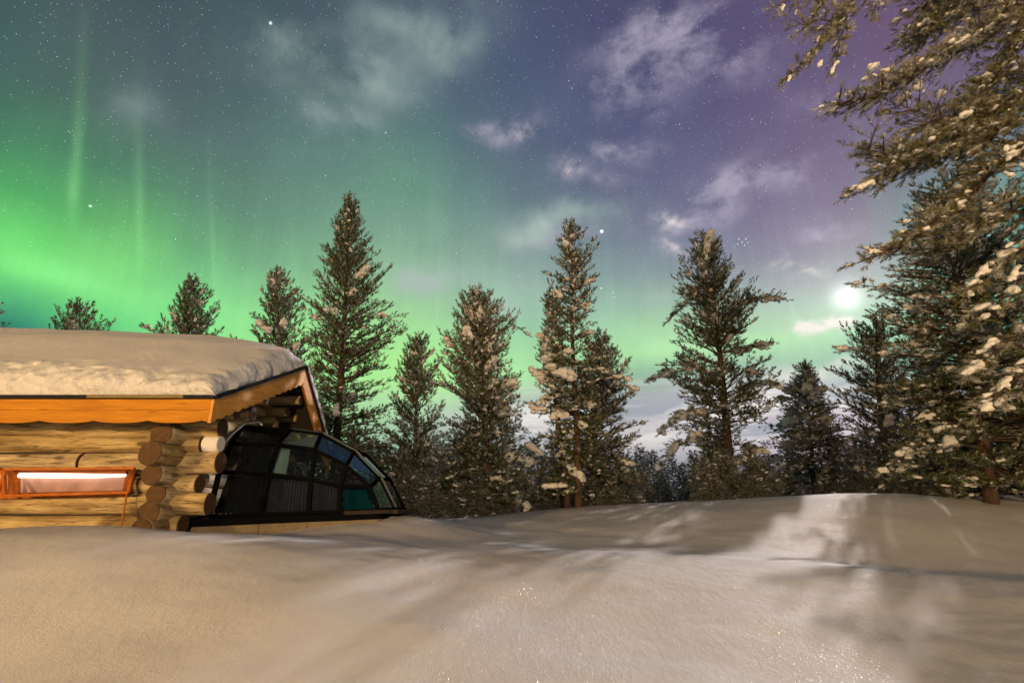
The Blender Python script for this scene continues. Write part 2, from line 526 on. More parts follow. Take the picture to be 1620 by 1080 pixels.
def snow_mat(name, c=(.74, .74, .76), fine=.35, lumps=.5, glitter=False):
    m, t, b = new_mat(name)
    n1 = tnoise(t, 2.2, 5, .55)
    n2 = tnoise(t, 90, 3, .7)
    n3 = tnoise(t, 14, 4, .6, mapping=(1, .45, 1))
    lo = tuple(x * .93 for x in c)
    t.links.new(ramp(t, n1, [(.35, lo), (.65, c)]), b.inputs['Base Color'])
    b.inputs['Roughness'].default_value = .8
    b.inputs['Specular IOR Level'].default_value = .08
    p = bump(t, b, n3, lumps * .5, .02)
    p = bump(t, b, n2, fine, .006, p)
    if glitter:
        # scattered flat ice crystals: a few cells reflect like tiny mirrors
        tcn = t.nodes.new('ShaderNodeTexCoord')
        vo = t.nodes.new('ShaderNodeTexVoronoi'); vo.inputs['Scale'].default_value = 210
        t.links.new(tcn.outputs['Object'], vo.inputs['Vector'])
        sp = t.nodes.new('ShaderNodeSeparateXYZ'); t.links.new(vo.outputs['Color'], sp.inputs[0])
        gt = t.nodes.new('ShaderNodeMath'); gt.operation = 'GREATER_THAN'; gt.inputs[1].default_value = .90
        t.links.new(sp.outputs[0], gt.inputs[0])
        lt = t.nodes.new('ShaderNodeMath'); lt.operation = 'LESS_THAN'; lt.inputs[1].default_value = .22
        t.links.new(vo.outputs['Distance'], lt.inputs[0])
        mu = t.nodes.new('ShaderNodeMath'); mu.operation = 'MULTIPLY'
        t.links.new(gt.outputs[0], mu.inputs[0]); t.links.new(lt.outputs[0], mu.inputs[1])
        gl = t.nodes.new('ShaderNodeBsdfGlossy'); gl.inputs['Roughness'].default_value = .34
        gl.inputs['Color'].default_value = (.9, .9, .9, 1)
        s2 = t.nodes.new('ShaderNodeVectorMath'); s2.operation = 'SUBTRACT'; s2.inputs[1].default_value = (.5, .5, .5)
        t.links.new(vo.outputs['Color'], s2.inputs[0])
        ge = t.nodes.new('ShaderNodeNewGeometry')
        s3 = t.nodes.new('ShaderNodeVectorMath'); s3.operation = 'MULTIPLY_ADD'; s3.inputs[1].default_value = (2.2, 2.2, .6)
        t.links.new(s2.outputs[0], s3.inputs[0]); t.links.new(ge.outputs['Normal'], s3.inputs[2])
        nn = t.nodes.new('ShaderNodeVectorMath'); nn.operation = 'NORMALIZE'; t.links.new(s3.outputs[0], nn.inputs[0])
        t.links.new(nn.outputs[0], gl.inputs['Normal'])
        ms = t.nodes.new('ShaderNodeMixShader')
        t.links.new(mu.outputs[0], ms.inputs[0]); t.links.new(b.outputs[0], ms.inputs[1]); t.links.new(gl.outputs[0], ms.inputs[2])
        t.links.new(ms.outputs[0], t.nodes['Material Output'].inputs[0])
    return m


def crumbly(m):
    t = m.node_tree; b = t.nodes['Principled BSDF']
    prev = b.inputs['Normal'].links[0].from_socket
    at_ = t.nodes.new('ShaderNodeAttribute'); at_.attribute_name = 'crumb'
    tcn = t.nodes.new('ShaderNodeTexCoord')
    vo = t.nodes.new('ShaderNodeTexVoronoi'); vo.inputs['Scale'].default_value = 13
    nz = t.nodes.new('ShaderNodeTexNoise'); nz.inputs['Scale'].default_value = 9; nz.inputs['Detail'].default_value = 6; nz.inputs['Roughness'].default_value = .7
    t.links.new(tcn.outputs['Object'], nz.inputs['Vector'])
    sc = t.nodes.new('ShaderNodeVectorMath'); sc.operation = 'MULTIPLY_ADD'; sc.inputs[1].default_value = (.25, .25, .25)
    t.links.new(nz.outputs['Color'], sc.inputs[0]); t.links.new(tcn.outputs['Object'], sc.inputs[2]); t.links.new(sc.outputs[0], vo.inputs['Vector'])
    ad = t.nodes.new('ShaderNodeMath'); ad.operation = 'MULTIPLY_ADD'; ad.inputs[1].default_value = .6
    t.links.new(vo.outputs['Distance'], ad.inputs[0]); t.links.new(nz.outputs['Fac'], ad.inputs[2])
    n = t.nodes.new('ShaderNodeBump'); n.inputs['Distance'].default_value = .022
    t.links.new(at_.outputs['Fac'], n.inputs['Strength']); t.links.new(ad.outputs[0], n.inputs['Height']); t.links.new(prev, n.inputs['Normal'])
    t.links.new(n.outputs[0], b.inputs['Normal'])
    return m


def needle_mat(name, c1, c2):
    m, t, b = new_mat(name)
    n = tnoise(t, 3.0, 4, .6)
    base = ramp(t, n, [(.3, c1), (.7, c2)])
    at_ = t.nodes.new('ShaderNodeAttribute'); at_.attribute_name = 'frost'
    mxn = t.nodes.new('ShaderNodeMix'); mxn.data_type = 'RGBA'
    t.links.new(at_.outputs['Fac'], mxn.inputs['Factor']); t.links.new(base, mxn.inputs['A'])
    mxn.inputs['B'].default_value = (.58, .58, .60, 1)
    t.links.new(mxn.outputs['Result'], b.inputs['Base Color'])
    b.inputs['Roughness'].default_value = .6
    b.inputs['Specular IOR Level'].default_value = .25
    return m


def bark_mat(name, c1, c2):
    m, t, b = new_mat(name)
    n = tnoise(t, 9, 6, .65, mapping=(1, 1, .3))
    t.links.new(ramp(t, n, [(.35, c1), (.65, c2)]), b.inputs['Base Color'])
    b.inputs['Roughness'].default_value = .85
    bump(t, b, n, .6, .03)
    return m


MAT = {}
MAT['snow'] = snow_mat('snow_ground', glitter=True, lumps=.75, fine=.7)
MAT['roof_snow'] = crumbly(snow_mat('snow_on_roof', lumps=.8, fine=.5))
MAT['tree_snow'] = snow_mat('snow_clumps', c=(.74, .74, .75), lumps=.6, fine=.3)
MAT['needle'] = needle_mat('pine_needles', (.030, .046, .011), (.092, .112, .026))
MAT['needle_cool'] = needle_mat('pine_needles_dark', (.030, .042, .026), (.065, .080, .042))
MAT['needle_near'] = needle_mat('pine_needles_near', (.032, .038, .010), (.15, .135, .032))  # lamplit gold put into the needle colour of the near pines
MAT['bark'] = bark_mat('pine_bark', (.045, .028, .020), (.125, .070, .042))
MAT['twig'] = bark_mat('twig_bark', (.05, .032, .024), (.11, .07, .05))

# ------------------------------------------------------------------ snow ground
ctrl = []
for u in (-100, 250, 600, 950, 1300, 1700):
    p = at(u, 1080, 3.4); ctrl.append((p.x, p.y, p.z))
for (u, v, Y) in [(0, 832, 5.15), (200, 836, 5.25), (350, 845, 5.45), (500, 857, 5.8), (650, 867, 6.2), (810, 876, 6.5), (950, 879, 6.7), (1110, 880, 6.8), (1300, 893, 6.6), (1450, 904, 6.4), (1620, 912, 6.2), (1800, 915, 6.0),
                  (100, 930, 4.2), (400, 940, 4.3), (810, 960, 4.8), (1200, 955, 5.0), (1600, 975, 4.7),
                  (1620, 912, 8.0), (1620, 870, 9.2), (1620, 825, 10.6), (1620, 785, 12.6), (1800, 786, 12.6), (1450, 905, 8.0), (1450, 830, 10.2), (1450, 784, 12.4),
                  (1300, 884, 8.0), (1300, 855, 9.0), (1300, 833, 10.0), (1340, 781, 12.6), (1100, 866, 7.9), (1100, 850, 8.8), (1100, 834, 9.7), (1120, 810, 11.0), (1160, 794, 12.6),
                  (940, 863, 7.8), (940, 845, 9.0), (940, 830, 10), (950, 805, 12.4), (810, 861, 7.5), (810, 850, 8.5), (800, 826, 10.5), (740, 821, 11.2), (680, 851, 7.4), (690, 824, 10),
                  (430, 846, 6.3), (340, 848, 6.0), (500, 846, 6.75), (560, 838, 7.15), (600, 830, 7.6), (625, 820, 8.0), (640, 815, 8.7), (610, 850, 7.0), (540, 848, 6.5), (655, 822, 9.2),
                  (900, 803, 13.5), (770, 815, 13.8), (1165, 790, 14.3), (1565, 783, 13.6), (1340, 784, 14.0)]:
    p = at(u, v, Y); ctrl.append((p.x, p.y, p.z))
for (x, y, z) in [(-7, 6.6, -.45), (-10, 6.6, -.4), (-14, 8, -.4), (-7, 9, -.4), (-12, 13, -.7), (-8, 15, -.8), (-3, 16, -.5), (2, 17, -.35), (8, 18, -.3), (14, 18, -.35), (20, 16, -.3), (-20, 5, -.4), (14, 8, -.5), (18, 11, -.1),
                  (-4, 6.7, -.42), (-4, 8.3, -.4), (-4, 10.5, -.4),
                  (0, 1.5, -1.1), (-4, 1, -1.0), (5, 1, -1.0), (-6, -3, -1.2), (6, -3, -1.2), (0, -8, -1.3), (-12, -6, -1.3), (12, -6, -1.3), (-20, -2, -1.2), (20, 0, -1.1), (-10, 3.5, -.6), (10, 4.5, -.9),
                  (-15, 20, -1.1), (0, 22, -1.2), (15, 22, -.9), (25, 20, -.7), (-20, 14, -.9)]:
    ctrl.append((x, y, z + CZ))
P = np.array(ctrl)


def tps_fit(P, lam=.01):
    n = len(P)
    d = np.linalg.norm(P[:, None, :2] - P[None, :, :2], axis=2)
    K = np.where(d > 0, d * d * np.log(d + 1e-9), 0) + lam * np.eye(n)
    A = np.zeros((n + 3, n + 3)); A[:n, :n] = K
    Q = np.c_[np.ones(n), P[:, :2]]
    A[:n, n:] = Q; A[n:, :n] = Q.T
    return np.linalg.solve(A, np.r_[P[:, 2], 0, 0, 0])


W = tps_fit(P)


def vnoise(x, y, seed=0):
    """smooth value noise on arrays"""
    xi = np.floor(x).astype(np.int64); yi = np.floor(y).astype(np.int64)
    fx = x - xi; fy = y - yi
    fx = fx * fx * fx * (fx * (fx * 6 - 15) + 10); fy = fy * fy * fy * (fy * (fy * 6 - 15) + 10)

    def h(a, b):
        n = (a * 374761393 + b * 668265263 + seed * 982451653) & 0xffffffff
        n = ((n ^ (n >> 13)) * 1274126177) & 0xffffffff
        return ((n ^ (n >> 16)) & 0xffff) / 65535.0 - .5
    return (h(xi, yi) * (1 - fx) + h(xi + 1, yi) * fx) * (1 - fy) + (h(xi, yi + 1) * (1 - fx) + h(xi + 1, yi + 1) * fx) * fy


def ground_z(x, y):
    x = np.atleast_1d(np.asarray(x, float)); y = np.atleast_1d(np.asarray(y, float))
    z = np.zeros_like(x)
    xc = np.clip(x, -26, 28); yc = np.clip(y, -12, 24)
    for s in range(0, len(x), 20000):
        a = xc[s:s + 20000]; b = yc[s:s + 20000]
        d2 = (a[:, None] - P[None, :, 0]) ** 2 + (b[:, None] - P[None, :, 1]) ** 2
        z[s:s + 20000] = (np.where(d2 > 0, .5 * d2 * np.log(d2 + 1e-18), 0) @ W[:len(P)]) + W[-3] + W[-2] * a + W[-1] * b
    r = np.hypot(x, y - 6)
    w = np.clip((r - 16) / 12, 0, 1); w = w * w * (3 - 2 * w)
    far = CZ - 1.2 + 1.2 * vnoise(x / 18, y / 18, 3) - np.clip((r - 25) * .03, 0, 3) + np.clip((r - 260) * .05, 0, 22) * (1 + vnoise(x / 120, y / 120, 5))
    z = z * (1 - w) + far * w
    z += .05 * vnoise(x / 1.7 + y * .2, y / 1.1, 1) + .018 * vnoise(x / .5, y / .32, 2) + .006 * vnoise(x / .16, y / .12, 6)
    return z


def axis(n, lo, hi, c, k):
    t = np.linspace(-1, 1, n)
    s = np.sinh(t * k) / math.sinh(k)
    return np.where(s < 0, c + s * (c - lo), c + s * (hi - c))


ax_x = axis(520, -420, 420, .5, 6.2)
ax_y = axis(520, -120, 560, 6.2, 6.4)
XX, YY = np.meshgrid(ax_x, ax_y)
ZZ = ground_z(XX.ravel(), YY.ravel())
n_ = len(ax_x)
idx = np.arange(len(ax_y) * n_).reshape(len(ax_y), n_)
F = np.stack([idx[:-1, :-1], idx[:-1, 1:], idx[1:, 1:], idx[1:, :-1]], axis=-1).reshape(-1, 4)
g = link_mesh('snow_ground', np_mesh('snow_ground', np.c_[XX.ravel(), YY.ravel(), ZZ], F, True), MAT['snow'])
tag(g, 'deep smooth snowdrifts rolling across the foreground', 'snow', kind='structure')


def gz(x, y):
    return float(ground_z(x, y)[0])


# ------------------------------------------------------------------ log cabin
def log_material():
    m, t, b = new_mat('weathered_log')
    n = tnoise(t, 1.0, 7, .62, mapping=(1.6, 9, 9), dist=.6)
    n2 = tnoise(t, 1.0, 4, .6, mapping=(.9, 3, 3))
    c1 = ramp(t, n, [(.28, (.15, .085, .022)), (.42, (.40, .26, .085)), (.58, (.60, .43, .16)), (.78, (.72, .56, .27))])
    c2 = ramp(t, n2, [(.34, (.50, .50, .50)), (.60, (1, 1, 1))])
    mm = t.nodes.new('ShaderNodeMix'); mm.data_type = 'RGBA'; mm.blend_type = 'MULTIPLY'; mm.inputs['Factor'].default_value = .9
    t.links.new(c1, mm.inputs['A']); t.links.new(c2, mm.inputs['B'])
    # knots
    tcn = t.nodes.new('ShaderNodeTexCoord'); mp = t.nodes.new('ShaderNodeMapping'); mp.inputs['Scale'].default_value = (2.0, 5, 5)
    t.links.new(tcn.outputs['Object'], mp.inputs[0])
    vo = t.nodes.new('ShaderNodeTexVoronoi'); vo.inputs['Scale'].default_value = 1.0; t.links.new(mp.outputs[0], vo.inputs['Vector'])
    kr = ramp(t, vo.outputs['Distance'], [(.10, (.22, .16, .12)), (.20, (1, 1, 1))])
    m2 = t.nodes.new('ShaderNodeMix'); m2.data_type = 'RGBA'; m2.blend_type = 'MULTIPLY'; m2.inputs['Factor'].default_value = .85
    t.links.new(mm.outputs['Result'], m2.inputs['A']); t.links.new(kr, m2.inputs['B'])
    # long drying cracks
    n4 = tnoise(t, 1.0, 3, .5, mapping=(.8, 16, 16), dist=.3)
    ck = ramp(t, n4, [(.475, (1, 1, 1)), (.495, (.12, .10, .09)), (.515, (1, 1, 1))])
    m3 = t.nodes.new('ShaderNodeMix'); m3.data_type = 'RGBA'; m3.blend_type = 'MULTIPLY'; m3.inputs['Factor'].default_value = .9
    t.links.new(m2.outputs['Result'], m3.inputs['A']); t.links.new(ck, m3.inputs['B'])
    oi = t.nodes.new('ShaderNodeObjectInfo')
    hs = t.nodes.new('ShaderNodeHueSaturation')
    mr = t.nodes.new('ShaderNodeMapRange'); mr.inputs['To Min'].default_value = .62; mr.inputs['To Max'].default_value = .95; t.links.new(oi.outputs['Random'], mr.inputs[0])
    mr2 = t.nodes.new('ShaderNodeMapRange'); mr2.inputs['To Min'].default_value = 1.08; mr2.inputs['To Max'].default_value = .82; t.links.new(oi.outputs['Random'], mr2.inputs[0])
    t.links.new(mr.outputs[0], hs.inputs['Saturation']); t.links.new(mr2.outputs[0], hs.inputs['Value'])
    t.links.new(m3.outputs['Result'], hs.inputs['Color'])
    t.links.new(hs.outputs[0], b.inputs['Base Color'])
    b.inputs['Roughness'].default_value = .78
    b.inputs['Specular IOR Level'].default_value = .2
    p = bump(t, b, n, .8, .03)
    bump(t, b, n4, .5, .02, p)
    return m


def end_material():
    m, t, b = new_mat('log_end_grain')
    tcn = t.nodes.new('ShaderNodeTexCoord')
    mp = t.nodes.new('ShaderNodeMapping'); mp.inputs['Scale'].default_value = (0, 1, 1)
    t.links.new(tcn.outputs['Object'], mp.inputs[0])
    ln = t.nodes.new('ShaderNodeVectorMath'); ln.operation = 'LENGTH'; t.links.new(mp.outputs[0], ln.inputs[0])
    nz = tnoise(t, 14, 5, .6)
    ma = t.nodes.new('ShaderNodeMath'); ma.operation = 'MULTIPLY_ADD'; ma.inputs[1].default_value = .03
    t.links.new(nz, ma.inputs[0]); t.links.new(ln.outputs['Value'], ma.inputs[2])
    sn_ = t.nodes.new('ShaderNodeMath'); sn_.operation = 'MULTIPLY'; sn_.inputs[1].default_value = 420; t.links.new(ma.outputs[0], sn_.inputs[0])
    s2 = t.nodes.new('ShaderNodeMath'); s2.operation = 'SINE'; t.links.new(sn_.outputs[0], s2.inputs[0])
    s3 = t.nodes.new('ShaderNodeMath'); s3.operation = 'MULTIPLY_ADD'; s3.inputs[1].default_value = .34; s3.inputs[2].default_value = .45
    t.links.new(s2.outputs[0], s3.inputs[0])
    s4 = t.nodes.new('ShaderNodeMath'); s4.operation = 'MULTIPLY_ADD'; s4.inputs[1].default_value = .6; t.links.new(nz, s4.inputs[0])
    s5 = t.nodes.new('ShaderNodeMath'); s5.operation = 'SUBTRACT'; s5.inputs[1].default_value = .3; t.links.new(s3.outputs[0], s5.inputs[0]); t.links.new(s5.outputs[0], s4.inputs[2])
    t.links.new(ramp(t, s4.outputs[0], [(.15, (.025, .011, .004)), (.6, (.095, .042, .011)), (.85, (.17, .085, .026))]), b.inputs['Base Color'])
    b.inputs['Roughness'].default_value = .8
    bump(t, b, nz, .3, .01)
    return m


def board_material(name, axis_scale, c1, c2):
    m, t, b = new_mat(name)
    n = tnoise(t, 1.0, 6, .6, mapping=axis_scale, dist=.4)
    c = ramp(t, n, [(.3, c1), (.7, c2)])
    tcn = t.nodes.new('ShaderNodeTexCoord'); mp = t.nodes.new('ShaderNodeMapping'); mp.inputs['Scale'].default_value = tuple(s * .35 for s in axis_scale)
    t.links.new(tcn.outputs['Object'], mp.inputs[0])
    vo = t.nodes.new('ShaderNodeTexVoronoi'); vo.inputs['Scale'].default_value = 1.6; t.links.new(mp.outputs[0], vo.inputs['Vector'])
    kr = ramp(t, vo.outputs['Distance'], [(.04, (.35, .25, .18)), (.11, (1, 1, 1))])
    m2 = t.nodes.new('ShaderNodeMix'); m2.data_type = 'RGBA'; m2.blend_type = 'MULTIPLY'; m2.inputs['Factor'].default_value = .8
    t.links.new(c, m2.inputs['A']); t.links.new(kr, m2.inputs['B']); t.links.new(m2.outputs['Result'], b.inputs['Base Color'])
    b.inputs['Roughness'].default_value = .6
    b.inputs['Specular IOR Level'].default_value = .2
    bump(t, b, n, .2, .006)
    return m


MAT['log'] = log_material()
MAT['end'] = end_material()
MAT['fascia'] = board_material('orange_stained_boards', (2.2, 1, 26), (.36, .135, .006), (.56, .235, .012))
MAT['barge'] = board_material('orange_stained_barge_lit', (1, 5, 22), (.50, .22, .04), (.72, .36, .08))  # orange stain brightened, standing in for light reaching the gable side
MAT['sash'] = plain('red_brown_paint', (.40, .105, .012), .5, var=.25, spec=.15)
MAT['metal'] = plain('dark_sheet_metal', (.012, .014, .022), .6, 0, bmp=.05, spec=.1)
MAT['trimtan'] = plain('tan_edge_strip', (.16, .12, .04), .5)
MAT['chink'] = plain('dark_wall_core', (.035, .026, .018), .9)


def log_mesh(name, length, r, seed, taper=.04):
    """one round log along local X, cut ends at 0 and length, slightly bent and lumpy"""
    rnd = random.Random(seed)
    nseg = max(6, int(length / .07)); n = 22
    vs = []; fs = []; mi = []
    rings = [(0, .93), (.012, 1.0)] + [(.012 + (length - .024) * (i / nseg), 1.0) for i in range(1, nseg)] + [(length - .012, 1.0), (length, .93)]
    for (x, k) in rings:
        for j in range(n):
            a = 2 * math.pi * j / n
            d = mnoise.noise(Vector((x * 1.5 + seed * 7.3, math.cos(a) * .8, math.sin(a) * .8))) * .09 + mnoise.noise(Vector((x * 6 + seed, math.cos(a) * 2, math.sin(a) * 2))) * .03
            rr = r * k * (1 + d + taper * (.5 - x / max(length, .5)))
            vs.append((x, math.cos(a) * rr, math.sin(a) * rr + .012 * math.sin(x * 1.3 + seed)))
    m = len(rings)
    for i in range(m - 1):
        for j in range(n):
            fs.append((i * n + j, (i + 1) * n + j, (i + 1) * n + (j + 1) % n, i * n + (j + 1) % n)); mi.append(0 if 0 < i < m - 2 else 1)
    fs.append(list(range(n))); mi.append(1)
    fs.append([(m - 1) * n + j for j in range(n)][::-1]); mi.append(1)
    me = bpy.data.meshes.new(name)
    me.from_pydata(vs, [], fs)
    me.polygons.foreach_set('use_smooth', [len(f) == 4 for f in fs])
    me.polygons.foreach_set('material_index', mi)
    me.update()
    return me


def place_log(parent, p0, direction, length, r, seed, roll=0.0, name='log'):
    me = log_mesh(name, length, r, seed)
    o = link_mesh(name, me, [MAT['log'], MAT['end']], parent)
    q = Vector(direction).to_track_quat('X', 'Z')
    o.rotation_mode = 'QUATERNION'
    from mathutils import Quaternion
    o.rotation_quaternion = q @ Quaternion((1, 0, 0), roll)
    o.location = Vector(p0) - parent_origin(parent)
    return o


def parent_origin(o):
    v = Vector((0, 0, 0))
    while o is not None:
        v = v + o.location; o = o.parent
    return v


CO = Vector((-4.2, 6.6, CZ - .45))              # the cabin's corner at the ground
cabin = empty('log_cabin', CO)
tag(cabin, 'low log cabin with orange fascia and crossed log corners half buried in snow', 'cabin')
WY = 6.58                                       # axis of the front wall logs
XL = -10.2
fw = MB(CO); fw.box((XL, WY - .02, CZ - .6), (-4.30, WY + .06, CZ + 1.12))
front_wall = fw.build('front_wall', MAT['chink'], cabin)
# front wall logs: (v of axis, u of the cut tip)
for i, (v, ut, r) in enumerate([(677, 353, .122), (702, 324, .112), (732, 350, .132), (765, 317, .112), (796, 334, .128), (830, 291, .118), (862, 320, .12)]):
    p = at(ut, v, WY)
    z = at(200, v, WY).z
    place_log(front_wall, (p.x, WY, z), (-1, 0, 0), p.x - XL if i not in (2,) else p.x + 5.35, r, 10 + i, roll=i * 1.1)
    if i == 2:
        place_log(front_wall, (-5.37, WY + .01, z), (-1, 0, 0), -5.37 - XL, .118, 31, roll=2)
gw = MB(CO)
gx_ = -4.19
# gable wall core under the roof lines
EAVE_Y, EAVE_Z = 5.90, CZ + 1.10
RID_Y, RID_Z = 8.30, CZ + 2.10
FAR_Y, FAR_Z = 9.95, CZ + .74
gw.slab([(gx_ - .02, WY + .1, CZ - .6), (gx_ - .02, 9.75, CZ - .6), (gx_ - .02, 9.75, CZ + .80), (gx_ - .02, RID_Y, RID_Z - .12), (gx_ - .02, WY + .1, CZ + 1.25)], .06)
gable_wall = gw.build('gable_wall', MAT['chink'], cabin)
for i, (u, v, r) in enumerate([(257, 686, .128), (239, 715, .138), (243, 750, .122), (248, 781, .116), (236, 812, .128), (223, 838, .12)]):
    p = atX(u, v, gx_ + .02)
    place_log(gable_wall, (gx_ + .0, p.y, p.z), (0, 1, 0), 9.9 - p.y, r, 50 + i, roll=i * 2.3)
# upper gable logs under the slopes
z = CZ + 1.02
k = 0
while z < RID_Z - .12:
    y0 = EAVE_Y + (z + .16 - EAVE_Z) / (RID_Z - EAVE_Z) * (RID_Y - EAVE_Y)
    y1 = RID_Y + (RID_Z - z - .16) / (RID_Z - FAR_Z) * (FAR_Y - RID_Y)
    if y1 - y0 > .3:
        place_log(gable_wall, (gx_, max(y0, 6.4), z), (0, 1, 0), y1 - max(y0, 6.4), .115, 70 + k, roll=k)
    z += .20; k += 1
# purlins and upper log ends sticking out of the gable
for i, (u, v, r, tx) in enumerate([(375, 654, .085, -3.62), (401, 655, .105, -3.75), (423, 632, .075, -3.66), (449, 613, .075, -3.6), (477, 633, .08, -3.58), (456, 652, .08, -3.75), (439, 668, .085, -3.8), (472, 662, .07, -3.8)]):
    p = atX(u, v, tx)
    place_log(gable_wall, (tx, p.y, p.z), (-1, 0, 0), .65, r, 90 + i, roll=i, name='purlin')

for (u0, u1, v, r) in [(325, 350, 701, .10)]:
    a, b = at(u0, v, WY), at(u1, v, WY)
    me = log_mesh('snow_cap', b.x - a.x, r, int(u0), .1)
    o = link_mesh('snow_cap', me, [MAT['tree_snow'], MAT['tree_snow']], front_wall)
    o.location = Vector((a.x + .004, WY - .004, a.z)) - parent_origin(front_wall)
# roof: two slopes, boards, metal edge
RX0, RX1 = XL - .2, -3.50
rf = MB(CO)
rf.slab([(RX0, EAVE_Y + .02, EAVE_Z), (RX0, RID_Y, RID_Z), (RX1, RID_Y, RID_Z), (RX1, EAVE_Y + .02, EAVE_Z)], -.05)
rf.slab([(RX0, RID_Y, RID_Z), (RX0, FAR_Y, FAR_Z), (RX1, FAR_Y, FAR_Z), (RX1, RID_Y, RID_Z)], -.05)
roof = rf.build('roof', MAT['chink'], cabin)


def scallop_board(name, A, B, width_top, depth, period, amp, t, mat, parent, sharp=True, phase=0.0, nper=14, perp=None):
    """board from A to B (top edge), hanging down by depth with a wavy lower edge"""
    A = Vector(A); B = Vector(B)
    Ld = (B - A).length; d = (B - A).normalized()
    n = max(8, int(Ld / period * nper))
    down = Vector((0, 0, -1))
    nrm = Vector(perp)
    mb = MB(parent_origin(parent))
    vs = []; fs = []
    for i in range(n + 1):
        s = Ld * i / n
        w = 0.0
        if period > 0 and amp > 0:
            ph = abs(math.sin(math.pi * (s + phase) / period))
            w = amp * (1 - ph ** .4) if sharp else amp * (.5 - .5 * math.cos(2 * math.pi * (s + phase) / period))
        p = A + d * s
        q = p + down * (depth - w)
        vs += [p, q, q + nrm * t, p + nrm * t]
    for i in range(n):
        a = i * 4; b = a + 4
        fs += [(a, a + 1, b + 1, b), (a + 1, a + 2, b + 2, b + 1), (a + 2, a + 3, b + 3, b + 2), (a + 3, a, b, b + 3)]
    fs += [(0, 3, 2, 1), (n * 4, n * 4 + 1, n * 4 + 2, n * 4 + 3)]
    mb.add(vs, fs)
    return mb.build(name, mat, parent)


FY = EAVE_Y - .03
scallop_board('fascia_board', (RX0, FY, CZ + 1.148), (RX1 + .01, FY, CZ + 1.148), 0, .125, 1, 0, .03, MAT['fascia'], roof, perp=(0, 1, 0))
scallop_board('fascia_board', (RX0, FY, CZ + 1.020), (RX1 + .01, FY, CZ + 1.020), 0, .145, .62, .038, .03, MAT['fascia'], roof, phase=-.02, nper=24, perp=(0, 1, 0))
# barge boards on the gable side
zz = EAVE_Z + .045
scallop_board('barge_board', (RX1 + .012, FY, zz), (RX1 + .012, RID_Y, RID_Z + .045), 0, .275, .19, .05, .035, MAT['barge'], roof, phase=.05, nper=12, perp=(1, 0, 0))
scallop_board('barge_board', (RX1 + .012, RID_Y + .002, RID_Z + .045), (RX1 + .012, FAR_Y, FAR_Z + .045), 0, .30, .19, 0, .035, MAT['fascia'], roof, perp=(1, 0, 0))
me_ = MB(CO)
me_.box((RX0, FY - .035, CZ + 1.155), (RX1 + .05, FY + .03, CZ + 1.195))
me_.bar((RX1 + .03, FY, zz + .03), (RX1 + .03, RID_Y, RID_Z + .075), .10, .045)
me_.bar((RX1 + .03, RID_Y, RID_Z + .07), (RX1 + .03, FAR_Y, FAR_Z + .075), .10, .035)
me_.build('roof_edge', MAT['metal'], roof)
ts = MB(CO); a_ = at(140, 633, FY); b_ = at(292, 633, FY)
ts.box((a_.x, FY - .042, CZ + 1.158), (b_.x, FY - .036, CZ + 1.19))
ts.build('edge_strip', MAT['trimtan'], roof)

# window with open sash, added glowing bar for the bright band in its glass
MAT['glass'], t_, b_ = new_mat('window_glass')
t_.nodes.remove(b_)
tr = t_.nodes.new('ShaderNodeBsdfTransparent'); tr.inputs[0].default_value = (.85, .85, .85, 1)
gs = t_.nodes.new('ShaderNodeBsdfGlossy'); gs.inputs['Roughness'].default_value = .03
fr = t_.nodes.new('ShaderNodeMath'); fr.operation = 'POWER'; fr.inputs[1].default_value = 5.0
fw_ = t_.nodes.new('ShaderNodeLayerWeight'); fw_.inputs[0].default_value = .5; t_.links.new(fw_.outputs['Facing'], fr.inputs[0])
ms_ = t_.nodes.new('ShaderNodeMixShader')
t_.links.new(fr.outputs[0], ms_.inputs[0]); t_.links.new(tr.outputs[0], ms_.inputs[1]); t_.links.new(gs.outputs[0], ms_.inputs[2])
t_.links.new(ms_.outputs[0], t_.nodes['Material Output'].inputs[0])
m_, t_, b_ = new_mat('window_glow_bar'); b_.inputs['Emission Color'].default_value = (1, .86, .68, 1); b_.inputs['Emission Strength'].default_value = 2.2; MAT['tube'] = m_
MAT['curtain'] = plain('pinkish_curtain', (.60, .38, .36), .8, var=.25, scale=5)


def frame_quad(mb, q, w, t):
    for i in range(4):
        mb.bar(q[i], q[(i + 1) % 4], t, w, up=(0, -1, 0))


wy = 6.30
win = MB(CO)
tl, tr_, br_, bl = at(-150, 745, wy + .10), at(206, 745, wy + .10), at(200, 780, wy + .10), at(-150, 788, wy + .10)
frame_quad(win, [tl, tr_, br_, bl], .045, .07)
win.bar(at(8, 742, wy + .12), at(3, 786, wy + .12), .035, .05, up=(0, -1, 0))
window = win.build('window', MAT['sash'], front_wall)
ib = MB(CO)
ib.slab([at(-150, 742, wy + .12), at(-150, 790, wy + .12), at(202, 783, wy + .12), at(204, 742, wy + .12)], -.01)
ib.build('curtain', MAT['curtain'], window)
lb = MB(CO)
lb.tube([at(31, 751.5, wy + .08), at(90, 752, wy + .08), at(150, 752.5, wy + .08), at(200, 751.5, wy + .08)], [.030, .032, .028, .018], 12)
lb.build('glow_bar', MAT['tube'], window, smooth=True)
db = MB(CO); db.slab([at(12, 745, wy + .10), at(12, 781, wy + .10), at(29, 781, wy + .10), at(30, 745, wy + .10)], -.015)
db.build('window_jamb', MAT['sash'], window)
sb = MB(CO)
q = [at(6, 742, wy - .02), at(212, 740.5, wy - .02), at(204, 778.5, wy - .16), at(8, 784, wy - .16)]
frame_quad(sb, q, .032, .028)
sash = sb.build('sash', MAT['sash'], window)
gb = MB(CO); gb.slab([q[0], q[1], q[2], q[3]], .006); gb.build('glass', MAT['glass'], window)
lt = MB(CO)
